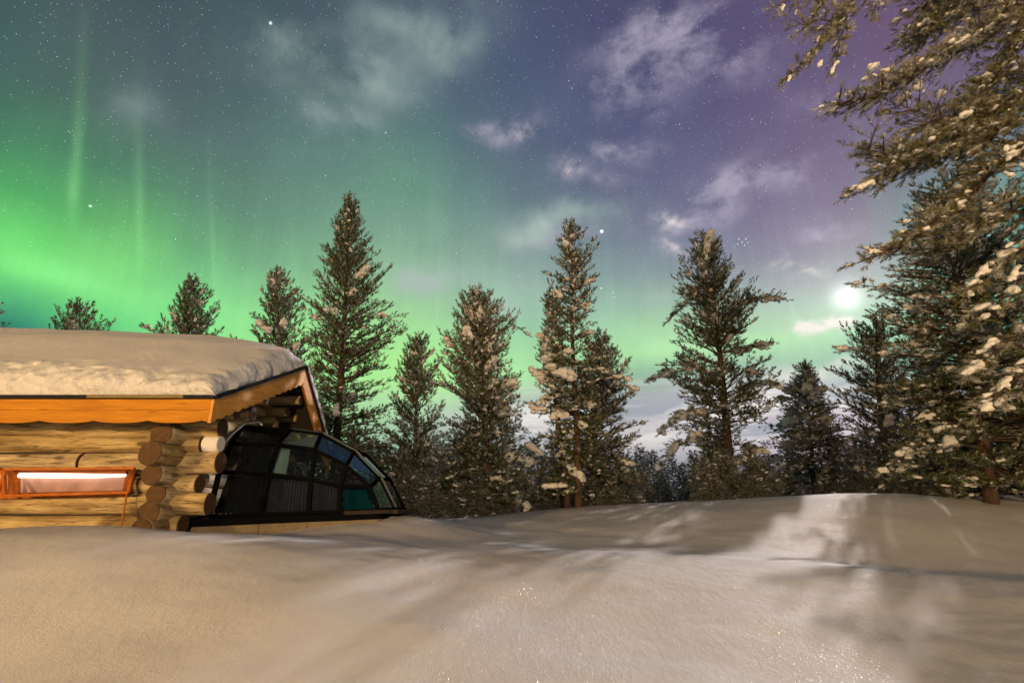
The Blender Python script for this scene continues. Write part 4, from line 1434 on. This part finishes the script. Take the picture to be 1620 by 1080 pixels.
# behind the roof
t, rt, inf = make_pine('pine_tree', 'round pine top poking up behind the far left of the snowy roof', BIG, 1, 19, (118, 800), (120, 478), [(640, 60, 175), (540, 72, 165), (515, 80, 158), (495, 95, 145), (483, 108, 130)], 70, .10, 12, .12, .1, 3, .09, .6, .20, gap=.16, ang=(66, 45, 10), sh_gap=.13, twl=.5)
t.build(rt, MAT['needle'])
t, rt, inf = make_pine('pine_tree', 'pine just beyond the left edge whose lit branch tip shows above the roof', BIG, 16, 17, (-75, 800), (-70, 440), [(640, -150, -20), (540, -140, -25), (480, -135, -30), (460, -110, -45)], 45, .11, 12, .2, .2, 3, .1, .5, .18, gap=.15, ang=(60, 35, 5), sh_gap=.12)
ps = extra_branch(t, inf, 17, [(-70, 500, 0), (-40, 486, 0), (-4, 481, 0)], .02, tw_from=.3, tw_len=.12, snow=.5)
t.snow_pile(ps[-1], (1, 0, 0), .07, 2)
t.build(rt, MAT['needle'])
t, rt, inf = make_pine('pine_tree', 'bushy pine top with two leaders above the middle of the snowy roof', BIG, 2, 18, (297, 800), (297, 440), [(640, 215, 370), (530, 232, 338), (505, 255, 322), (480, 262, 330), (462, 272, 318), (448, 286, 306)], 100, .11, 13, .12, .15, 8, .09, .5, .19, gap=.15, ang=(64, 42, 5), sh_gap=.12, twl=.45)
extra_branch(t, inf, 18, [(297, 560, 0), (300, 500, 0), (305, 470, 0), (307, 445, 0)], .03, tw_from=.3, tw_len=.35, up=.6, sh_len=.19)
ps = extra_branch(t, inf, 18, [(290, 545, 0), (260, 532, 0), (228, 519, 0)], .02, tw_from=.4, tw_len=.22, up=.3, sh_len=.18)
t.snow_pile(ps[-1] + np.array([0, 0, .05]), (1, 0, .3), .10, 3)
t.build(rt, MAT['needle'])
t, rt, inf = make_pine('pine_tree', 'medium pine with round snow lumps just left of the tallest pine, behind the roof', BIG, 3, 16.5, (440, 805), (440, 430), [(700, 370, 520), (600, 372, 520), (525, 378, 500), (510, 395, 485), (480, 402, 472), (460, 412, 468), (440, 430, 452)], 120, .11, 14, .18, .25, 18, .15, .4, .18, gap=.14, ang=(60, 30, 0))
t.build(rt, MAT['needle'])
# main tall pine
t, rt, inf = make_pine('pine_tree', 'tallest full crowned pine rising right behind the glass dome', BIG, 4, 15.5, (527, 825), (555, 308),
                       [(790, 490, 600), (740, 480, 625), (680, 485, 630), (640, 490, 628), (600, 492, 618), (550, 490, 612), (510, 470, 625), (490, 485, 622), (465, 492, 600), (430, 498, 598), (400, 508, 596), (380, 515, 590), (350, 532, 572), (330, 544, 564)],
                       290, .15, 14, .10, .12, 7, .14, .38, .145, gap=.11, twl=.36, ang=(60, 26, -8))
for px in ([(545, 510, 0), (580, 500, -.3), (610, 505, -.5), (632, 500, -.5)], [(540, 520, 0), (505, 490, 0), (485, 475, .1), (475, 470, .1)], [(535, 560, 0), (500, 545, .4), (480, 530, .5)],
           [(537, 540, 0), (580, 545, .5), (600, 530, .6), (622, 520, .6)]):
    extra_branch(t, inf, 15.5, px, .03, tw_from=.35, tw_len=.4, up=.3, snow=.3, frost=.25)
t.snow_pile(loc(inf, 520, 490, 14.6), (1, 0, -.1), .15, 3)
t.snow_pile(loc(inf, 497, 500, 14.9), (1, 0, -.4), .12, 3)
t.snow_pile(loc(inf, 603, 498, 14.9), (1, 0, -.2), .12, 3)
t.build(rt, MAT['needle'])
t, rt, inf = make_pine('pine_tree', 'short slim pine standing between the tallest pine and the broad dark one', BIG, 5, 17, (652, 815), (662, 532), [(800, 585, 720), (740, 590, 715), (680, 602, 715), (640, 618, 708), (600, 630, 698), (575, 636, 692), (550, 650, 676)], 150, .11, 14, .22, .3, 10, .12, .35, .17, gap=.13, ang=(60, 30, -5))
t.build(rt, MAT['needle'])
t, rt, inf = make_pine('pine_tree', 'broad dense pine with many snow clumps and a ragged forked top', BIG, 6, 14, (772, 818), (757, 458),
                       [(800, 690, 850), (740, 680, 840), (700, 682, 825), (650, 690, 832), (600, 690, 825), (560, 692, 808), (520, 706, 822), (500, 720, 815), (480, 728, 785), (468, 738, 772)],
                       300, .11, 14, .24, .35, 40, .16, .35, .14, gap=.115, ang=(60, 28, -16))
extra_branch(t, inf, 14, [(768, 560, 0), (790, 530, 0), (812, 512, 0), (830, 526, 0)], .02, tw_from=.3, tw_len=.3, up=.3, snow=.5, frost=.3)
extra_branch(t, inf, 14, [(757, 520, 0), (740, 490, 0), (733, 470, 0)], .02, tw_from=.2, tw_len=.2, up=.5)
t.trunk2 = True
t.build(rt, MAT['needle'])
# pair of tall stems
t, rt, inf = make_pine('pine_tree', 'tall slender pine with bare lower trunk, right stem of the close pair', BIG, 7, 13.6, (914, 806), (903, 352),
                       [(740, 885, 950), (700, 872, 955), (640, 870, 960), (590, 862, 950), (540, 868, 948), (500, 870, 942), (470, 866, 945), (440, 874, 942), (415, 876, 936), (385, 882, 932), (370, 892, 918)],
                       190, .10, 14, .15, .3, 22, .12, .35, .135, gap=.115, twl=.32, ang=(55, 14, -18))
ps = extra_branch(t, inf, 13.6, [(906, 600, 0), (925, 586, -.2), (950, 587, -.4), (980, 600, -.5), (998, 616, -.5)], .035, tw_from=.3, tw_len=.22, up=.05, snow=.7, frost=.4)
for q in ps[1:]:
    t.snow_pile(q + np.array([0, 0, .06]), (1, 0, -.3), .10, 4)
t.snow_pile(loc(inf, 884, 590, 13.0), (1, 0, -.2), .17, 4)
t.snow_pile(loc(inf, 862, 768, 13.1), (1, 0, .0), .13, 8)
t.build(rt, MAT['needle'])
t, rt, inf = make_pine('pine_tree', 'snow laden pine with bare lower trunk, left stem of the close pair', BIG, 8, 13.9, (895, 806), (868, 462),
                       [(790, 850, 930), (740, 842, 905), (700, 842, 900), (650, 838, 905), (640, 838, 905), (600, 850, 900), (560, 850, 895), (520, 858, 888), (490, 862, 880)],
                       170, .10, 14, .22, .4, 36, .15, .3, .135, gap=.12, ang=(52, 8, -22))
for (u, v) in ((845, 645), (838, 705), (858, 600), (868, 560)):
    t.snow_pile(loc(inf, u, v, 13.7), (1, .1, -.6 if v > 650 else -.1), .15, 4)
t.build(rt, MAT['needle'])
t, rt, inf = make_pine('pine_tree', 'wide spreading dark pine leaning out to the right behind the close pair', BIG, 9, 15, (938, 808), (948, 528),
                       [(790, 880, 1020), (740, 890, 1012), (710, 900, 1008), (680, 905, 1030), (650, 910, 1015), (620, 910, 1012), (600, 912, 1008), (575, 918, 985), (550, 930, 965)],
                       230, .12, 14, .30, .3, 14, .12, .3, .14, gap=.115, ang=(58, 20, -12))
t.build(rt, MAT['needle_cool'])
# the big right-centre pine
t, rt, inf = make_pine('pine_tree', 'large irregular pine with long snowy boughs, alone right of centre', BIG, 10, 20.5, (1165, 800), (1115, 374),
                       [(795, 1100, 1225), (760, 1095, 1230), (720, 1100, 1232), (690, 1080, 1225), (640, 1065, 1240), (615, 1045, 1235), (590, 1048, 1210), (560, 1060, 1200), (530, 1068, 1195), (500, 1075, 1200), (470, 1070, 1190), (445, 1068, 1168), (425, 1075, 1160), (400, 1092, 1140)],
                       250, .20, 14, .18, .32, 30, .21, .35, .205, gap=.16, ang=(58, 20, -20), twl=.50, sh_gap=.12, lump=1.4, dens=-.22)
EB = dict(tw_from=.25, tw_len=.72, tw_gap=.12, snow=.5, frost=.25)
for px, sz in (([(1130, 505, 0), (1160, 490, -.2), (1190, 474, -.4), (1215, 472, -.5), (1236, 474, -.5)], .12), ([(1130, 560, 0), (1170, 553, -.2), (1200, 548, -.4), (1214, 546, -.5)], .14),
               ([(1135, 590, 0), (1100, 582, -.3), (1060, 590, -.5), (1036, 598, -.6)], .15), ([(1145, 650, 0), (1110, 655, -.4), (1080, 656, -.6), (1052, 680, -.7)], .19),
               ([(1150, 690, 0), (1110, 690, -.4), (1070, 705, -.7), (1046, 735, -.8)], .17), ([(1150, 640, 0), (1190, 610, .3), (1220, 608, .3), (1243, 618, .3)], .13), ([(1115, 480, 0), (1085, 480, 0), (1062, 503, 0)], .10)):
    ps = extra_branch(t, inf, 20.5, px, .05, up=.15, sh_len=.2, sh_gap=.12, **EB)
    for a, b in zip(ps[1:-1], ps[2:]):
        t.snow_pile(a + np.array([0, 0, sz * .3]), b - a, sz * 1.4, 4)
    t.snow_pile(ps[-1] + np.array([0, 0, sz * .2]), (ps[-1] - ps[-2]), sz, 2)
t.build(rt, MAT['needle'])
t, rt, inf = make_pine('spruce_tree', 'grey green snowy spruce with a pointed top left of the moonlit gap', BIG, 11, 25, (1283, 800), (1275, 576),
                       [(795, 1212, 1350), (740, 1220, 1345), (700, 1222, 1338), (670, 1230, 1325), (640, 1242, 1318), (625, 1250, 1305), (605, 1260, 1292), (590, 1267, 1283)],
                       200, .14, 12, .34, .4, 50, .22, .1, .26, 'needle_cool', gap=.2, ang=(40, 0, -22), twl=.5, sh_gap=.15, lump=1.7)
t.build(rt, MAT['needle_cool'])
t, rt, inf = make_pine('pine_tree', 'dark bluish pine with layered clumps below and right of the moon', BIG, 12, 19, (1402, 800), (1384, 503),
                       [(795, 1335, 1460), (740, 1340, 1450), (690, 1345, 1440), (640, 1345, 1430), (615, 1330, 1425), (580, 1340, 1425), (550, 1345, 1418), (525, 1352, 1405)],
                       150, .14, 14, .16, .2, 14, .16, .45, .19, 'needle_cool', gap=.14, ang=(60, 26, -5), twl=.42, sh_gap=.11)
t.build(rt, MAT['needle_cool'])
# near right big pine
t, rt, inf = make_pine('pine_tree', 'huge thick pine at right with lamplit golden boughs reaching the snow', BIG, 13, 11.8, (1568, 790), (1490, 270),
                       [(785, 1425, 1760), (750, 1415, 1760), (700, 1405, 1750), (650, 1400, 1740), (610, 1410, 1730), (560, 1412, 1720), (520, 1412, 1700), (480, 1416, 1690), (440, 1415, 1670), (400, 1415, 1650), (350, 1440, 1600), (310, 1460, 1550)],
                       330, .14, 16, .26, .5, 60, .12, .25, .125, gap=.105, ang=(45, 12, -14), twl=.34, sub=1, lump=1.0)
for px in ([(1530, 575, 0), (1470, 565, -.6), (1400, 560, -.9), (1335, 552, -1.1)], [(1545, 650, 0), (1490, 680, -.8), (1430, 720, -1.2), (1400, 745, -1.3)], [(1520, 520, 0), (1450, 470, -.6), (1400, 455, -.9), (1358, 450, -1)]):
    ps = extra_branch(t, inf, 11.8, px, .04, tw_from=.25, tw_len=.35, up=.05, snow=.7, frost=.35)
    for a in ps[1:]:
        t.snow_pile(a + np.array([0, 0, .03]), (-1, -.3, -.1), .09, 3)
t.build(rt, MAT['needle'])

# overhanging near pine, trunk beyond the right edge
TY = 6.0
tb = at(2090, 800, TY)
nb_ = Vector((tb.x, TY + .4, gz(tb.x, TY + .4) - .05))
root = empty('pine_tree', nb_)
tag(root, 'nearest pine whose big boughs hang into the upper right corner', 'tree', BIG)
inf = dict(B=nb_)
t = Tree(14, 26, spread=.46, nw=.07)
t.vox = .011
t.trunk = [(loc(inf, u, v, TY + .4) if v != 'g' else np.array([0, 0, 0]), rr) for (u, v, rr) in ((2090, 'g', .2), (2085, 600, .18), (2070, 300, .16), (2050, 0, .14), (2030, -300, .11), (2020, -500, .05))]
t.trunk[0] = (np.array([0, 0, -.1]), .22)
NB = dict(tw_from=.08, tw_len=.80, tw_gap=.105, sh_len=.10, sh_gap=.05, up=.10, sub=2)
limbs = [
    ([(1770, -60, .3), (1690, -10, 0), (1620, 22, 0), (1560, 52, -.1), (1490, 92, -.2), (1440, 118, -.3), (1390, 150, -.35), (1325, 165, -.4)], .075, .5, .25),
    ([(1620, 22, 0), (1596, 80, 0), (1560, 150, .1), (1520, 200, .15), (1470, 225, .1), (1420, 250, .1), (1365, 235, 0)], .045, .3, .12),
    ([(1765, 60, .3), (1690, 120, .1), (1620, 150, .1), (1560, 185, .1), (1490, 190, 0), (1420, 165, 0)], .04, .25, .12),
    ([(1780, 140, .3), (1700, 190, .1), (1630, 225, 0), (1580, 262, 0), (1530, 310, 0), (1480, 350, -.1), (1435, 385, -.2), (1400, 398, -.25)], .065, .35, .15),
    ([(1640, 225, 0), (1560, 225, .2), (1500, 245, .2), (1440, 262, .1), (1385, 285, 0)], .03, .35, .12),
    ([(1640, 20, 0), (1580, 0, 0), (1520, -20, 0), (1460, 10, -.1)], .035, .2, .1),
    ([(1620, 22, .1), (1570, -5, .2), (1520, 15, .2), (1470, 50, .1), (1440, 60, 0)], .03, .2, .1),
    ([(1780, 250, .3), (1700, 300, .2), (1640, 330, .2), (1570, 340, .2), (1500, 395, .1), (1450, 400, .1)], .045, .35, .15),
    ([(1600, 80, 0), (1640, 130, -.1), (1600, 180, -.2), (1560, 230, -.2)], .03, .3, .1),
]
for (px, r0, sw, fr) in limbs:
    if px[0][0] > 1760: px = [(2060, px[0][1] - 90, .4), (1910, px[0][1] - 50, .35)] + px; r0 *= 1.25
    extra_branch(t, inf, TY, px, r0, snow=sw + .35, frost=fr, lump=1.0, **NB)
for (px, r0, sw, fr) in limbs:
    q = px[-3:]
    extra_branch(t, inf, TY, q, .012, tw_from=.0, tw_len=.26, tw_gap=.055, sh_len=.095, sh_gap=.045, up=.08, frost=fr + .1, snow=.3, lump=.5)
# snowy low boughs close to the viewer
for (px, r0) in [([(1790, 330, -.2), (1700, 370, -.6), (1620, 395, -.8), (1575, 425, -.9), (1535, 462, -1)], .035), ([(1790, 430, -.2), (1700, 480, -.7), (1640, 520, -.9), (1590, 540, -1), (1550, 580, -1)], .035),
                 ([(1790, 520, -.2), (1700, 560, -.7), (1650, 590, -.9), (1600, 600, -1), (1565, 640, -1)], .03), ([(1790, 250, -.2), (1720, 270, -.5), (1640, 265, -.7), (1600, 245, -.8)], .03), ([(1790, 400, -.1), (1700, 420, -.5), (1620, 440, -.6), (1560, 500, -.8)], .03)]:
    px = [(2070, px[0][1] - 80, .4), (1930, px[0][1] - 40, .1)] + px; r0 *= 1.3
    ps = extra_branch(t, inf, TY, px, r0, snow=.7, frost=.3, lump=1.1, tw_from=.2, tw_len=.5, tw_gap=.08, sh_len=.11, sh_gap=.055, up=.1, sub=1)
    for a, b in zip(ps[4:-1], ps[5:]):
        for k in (0, .5):
            q = a * (1 - k) + b * k
            t.snow_pile(q + t.r.normal(0, .08, 3) + np.array([0, 0, .03]), b - a, .042, 6)
    t.snow_pile(ps[-1], ps[-1] - ps[-2], .05, 2)
for (u, v, s_) in ((1385, 105, .07), (1370, 125, .06), (1405, 112, .07), (1600, 235, .07), (1612, 190, .06), (1345, 148, .05), (1530, 180, .07), (1380, 290, .05), (1365, 295, .045), (1435, 350, .05)):
    t.snow_pile(loc(inf, u, v, TY - .35), (-.6, -.2, -.3), s_, 3)
t.build(root, MAT['needle_near'])
# bough hanging in from above (another pine standing over the viewer's right shoulder)
ob = Vector((9.0, 0.2, gz(9.0, .2) - .05))
root = empty('pine_tree', ob)
tag(root, 'pine out of view whose single bough dips in at the top edge', 'tree', BIG)
inf = dict(B=ob)
t = Tree(15, 26, spread=.46, nw=.07)
t.vox = .010
H15 = 9.0
t.trunk = [(np.array([0, 0, -.1]), .2), (np.array([.05, 0, 3]), .17), (np.array([0, .1, 6]), .12), (np.array([0, 0, H15]), .02)]
j = loc(inf, 1440, -110, 4.9)
extra_pts = [np.array([.03, .03, 4.4]), (np.array([.03, .03, 4.4]) + j) / 2 + np.array([0, 0, .25]), j]
t.branch(extra_pts, .05, tw_from=.7, tw_len=.3, sh_len=.08, sh_gap=.06, frost=.1, snow=.2)
GBK = dict(tw_from=.05, tw_len=.26, tw_gap=.05, sh_len=.10, sh_gap=.045, up=.02, frost=.2, snow=.35, lump=.6)
for px in ([(1440, -110, 0), (1385, -50, 0), (1345, 5, 0), (1332, 55, 0), (1322, 100, 0)], [(1345, 5, 0), (1318, 45, 0), (1290, 80, 0), (1265, 105, 0), (1248, 120, 0)], [(1385, -50, 0), (1330, -30, 0), (1270, -8, 0), (1230, 8, 0)],
           [(1330, 40, 0), (1300, 30, -.1), (1270, 40, -.1), (1252, 30, -.1)], [(1385, -50, 0), (1392, -10, 0), (1390, 15, 0)], [(1350, -20, 0), (1310, -5, .1), (1285, 25, .1)]):
    extra_branch(t, inf, 4.9, px, .014, **GBK)
for (u, v, s_) in ((1322, 100, .035), (1318, 110, .035), (1295, 60, .03), (1250, 122, .03), (1298, 100, .03), (1240, 10, .03)):
    t.snow_pile(loc(inf, u, v, 4.8), (-.3, 0, -.6), s_, 3)
# the unseen rest of its crown stays light
for i in range(26):
    az = i * 2.4; zz_ = 5.2 + i * .14; Lb = 1.5 - i * .045
    hd = np.array([math.cos(az), math.sin(az), 0])
    if hd[0] < -.2: Lb *= .5
    t.branch([np.array([0, 0, zz_]), np.array([0, 0, zz_ + .1]) + hd * Lb * .5, np.array([0, 0, zz_ + .15]) + hd * Lb], .02, tw_gap=.25, sh_gap=.15, snow=.2)
t.build(root, MAT['needle_near'])


# ---- background forest: a few kinds, then copies
def copy_tree(src, loc_, sc, rz):
    c = src.copy(); col.objects.link(c)
    for ch in src.children:
        k = ch.copy(); col.objects.link(k); k.parent = c
    c.location = loc_; c.scale = sc; c.rotation_euler = (0, 0, rz)
    return c


def proto(kind, seed):
    """plain unplaced tree around the origin: 'conifer' (6 m) or 'young' (3 m, bushy)"""
    t = Tree(seed, 11 if kind != 'young' else 10, spread=.5, nw=.24 if kind != 'young' else .16)
    r = t.r
    H = 6.0 if kind == 'conifer' else 3.2
    W_ = 1.25 if kind == 'conifer' else 1.35
    nbr = 130 if kind == 'conifer' else 120
    t.trunk = [(np.array([0, 0, -.2]), .06), (np.array([.03, 0, H * .5]), .03), (np.array([0, 0, H]), .008)]
    for i in range(nbr):
        f = (i + r.uniform()) / nbr
        zt = .25 + (H - .3) * f
        prof = (1 - f) ** .75 if kind == 'conifer' else (1 - f ** 1.6) * (.75 + .35 * math.sin(f * 3.1))
        Lb = max(.1, W_ * prof * r.uniform(.6, 1.05))
        az = i * 2.4 + r.uniform(-.4, .4)
        a0 = np.interp(f, [0, .5, 1], [-22, 0, 50]) if kind == 'conifer' else np.interp(f, [0, .5, 1], [-12, 20, 60])
        hd = np.array([math.cos(az), math.sin(az), 0])
        rise = Lb * math.tan(R(a0))
        p0 = np.array([0, 0, max(.1, zt - rise)])
        pts = [p0 + hd * Lb * s_ + np.array([0, 0, (zt - p0[2]) * s_ + .06 * math.sin(3 * s_)]) for s_ in (0, .35, .7, 1)]
        t.branch(pts, .014, .2, .34, .15, .19 if kind == 'conifer' else .13, .13 if kind == 'conifer' else .10, .30 if kind == 'conifer' else .2, .12, .15, .1, .6)
        if r.random() < .08:
            t.snow_pile(pts[-1] + np.array([0, 0, .04]), pts[-1] - pts[-2], .08, 4)
    root = empty('conifer_tree' if kind == 'conifer' else 'young_pine', (0, 0, 0))
    t.build(root, MAT['needle_cool'])
    return root


FG = 'background conifers filling the forest behind the pines'
YG = 'young frosted pines crowding between the big trunks'
LF = 'narrow grey green frosted conifer in the dark forest around the big pine trunks'
LY = 'bushy young pine with frosted twigs filling the space below the big pine crowns'
protoA = [proto('conifer', 201), proto('conifer', 202), proto('conifer', 203)]
protoB = [proto('young', 211), proto('young', 212), proto('young', 213)]
rnd = random.Random(5)
used = set()


def place(protos, label, cat, group, X, Y, s, sz):
    i = rnd.randrange(len(protos))
    z = gz(X, Y) - .1
    p = protos[i]
    rz = rnd.uniform(0, 6.28)
    if (id(protos), i) not in used:
        used.add((id(protos), i))
        o = p; o.location = (X, Y, z); o.scale = (s, s, sz); o.rotation_euler = (0, 0, rz)
    else:
        o = copy_tree(p, (X, Y, z), (s, s, sz), rz)
    tag(o, label, cat, group)
    return o


# (pixel u, pixel v of the top, distance)
spots = []
for (u, vt, Y) in [(1012, 706, 30), (1030, 712, 33), (1046, 728, 30), (1062, 720, 36), (1078, 730, 28), (1095, 712, 30), (1000, 735, 26), (1022, 745, 24), (1052, 752, 24), (1085, 750, 25), (975, 720, 30), (990, 715, 36),
                   (1210, 715, 30), (1225, 735, 26), (1195, 720, 34), (1242, 700, 32), (1320, 690, 30), (1345, 705, 30), (1360, 680, 28), (1332, 725, 26), (1375, 700, 32), (1310, 730, 28), (1350, 740, 24),
                   (830, 700, 24), (845, 690, 28), (862, 715, 24), (820, 735, 22), (880, 700, 30), (840, 752, 20), (925, 700, 30), (950, 705, 26), (905, 730, 24), (960, 738, 22),
                   (640, 700, 24), (670, 690, 26), (700, 695, 24), (720, 690, 28), (745, 685, 24), (790, 700, 24), (805, 715, 22), (610, 700, 24), (590, 690, 26), (625, 725, 20), (685, 730, 20), (560, 680, 22), (480, 640, 24), (400, 640, 22), (330, 640, 24), (200, 620, 26), (80, 620, 26),
                   (1120, 700, 28), (1140, 690, 32), (1180, 700, 28), (1400, 640, 26), (1430, 600, 24), (1460, 560, 22), (1490, 600, 26), (1540, 560, 24), (1580, 520, 22), (1610, 560, 24), (1640, 500, 22), (1510, 640, 20), (1600, 650, 19), (1560, 600, 30), (1670, 600, 20), (1720, 520, 22), (1450, 690, 19),
                   (1105, 735, 22), (1130, 740, 24), (1160, 735, 22), (1190, 745, 22), (765, 740, 20), (650, 745, 19), (720, 745, 19)]:
    p = at(u, vt, Y)
    z = gz(p.x, Y)
    h = (p.z - z) / 6.0
    spots.append((p.x, Y, h))
for (u, vt, Y) in [(1660, 420, 15), (1720, 380, 17), (1790, 300, 16), (1860, 330, 18), (1930, 300, 17), (1700, 470, 20), (1640, 520, 18), (2000, 350, 15), (1900, 420, 13)]:  # unseen trees past the right edge, put in to shade the slope
    p = at(u, vt, Y); spots.append((p.x, Y, (p.z - gz(p.x, Y)) / 6.0))
for (X, Y, h) in spots:
    place(protoA, LF, 'tree', FG, X, Y, h * rnd.uniform(.85, 1.25), h)
for k in range(70):
    Y = rnd.uniform(38, 90); u = rnd.uniform(-100, 1750)
    vt = rnd.uniform(712, 745)
    p = at(u, vt, Y); z = gz(p.x, Y)
    h = (p.z - z) / 6.0
    place(protoA, 'small far conifer of the forest wall beyond the clearing, seen low between trunks', 'tree', 'far conifers of the forest wall', p.x, Y, h * rnd.uniform(.8, 1.1), h)
for (u, vt, Y) in [(600, 715, 16.5), (640, 705, 16), (672, 690, 17), (700, 700, 15.5), (728, 712, 15.5), (750, 700, 16), (790, 705, 15.5), (815, 715, 16), (685, 745, 13.5), (725, 750, 13.6), (650, 740, 14.5), (755, 748, 13.2), (800, 745, 13.8), (832, 740, 14.5), (615, 745, 13),
                   (855, 735, 15.5), (875, 745, 15), (925, 720, 16), (950, 715, 15.5), (975, 720, 16), (900, 740, 16.5), (965, 752, 14.5), (990, 750, 15.5), (930, 755, 14.3), (880, 770, 14.6),
                   (1110, 715, 15.5), (1140, 705, 15), (1185, 700, 15.5), (1205, 720, 15.5), (1125, 745, 14.4), (1190, 742, 14.6), (1215, 755, 16), (1245, 740, 18), (1300, 745, 19), (1335, 745, 18), (1380, 735, 17),
                   (570, 700, 15), (545, 720, 14), (500, 690, 16), (1420, 720, 15), (1470, 700, 14.5), (1510, 720, 13.5), (1600, 710, 13.5), (1640, 690, 14), (1440, 745, 13.2), (1540, 740, 13), (1490, 750, 12.8)]:
    p = at(u, vt, Y); z = gz(p.x, Y); h = (p.z - z) / 3.2
    place(protoB, LY, 'tree', YG, p.x, Y, max(h, .35) * rnd.uniform(.9, 1.25), h)
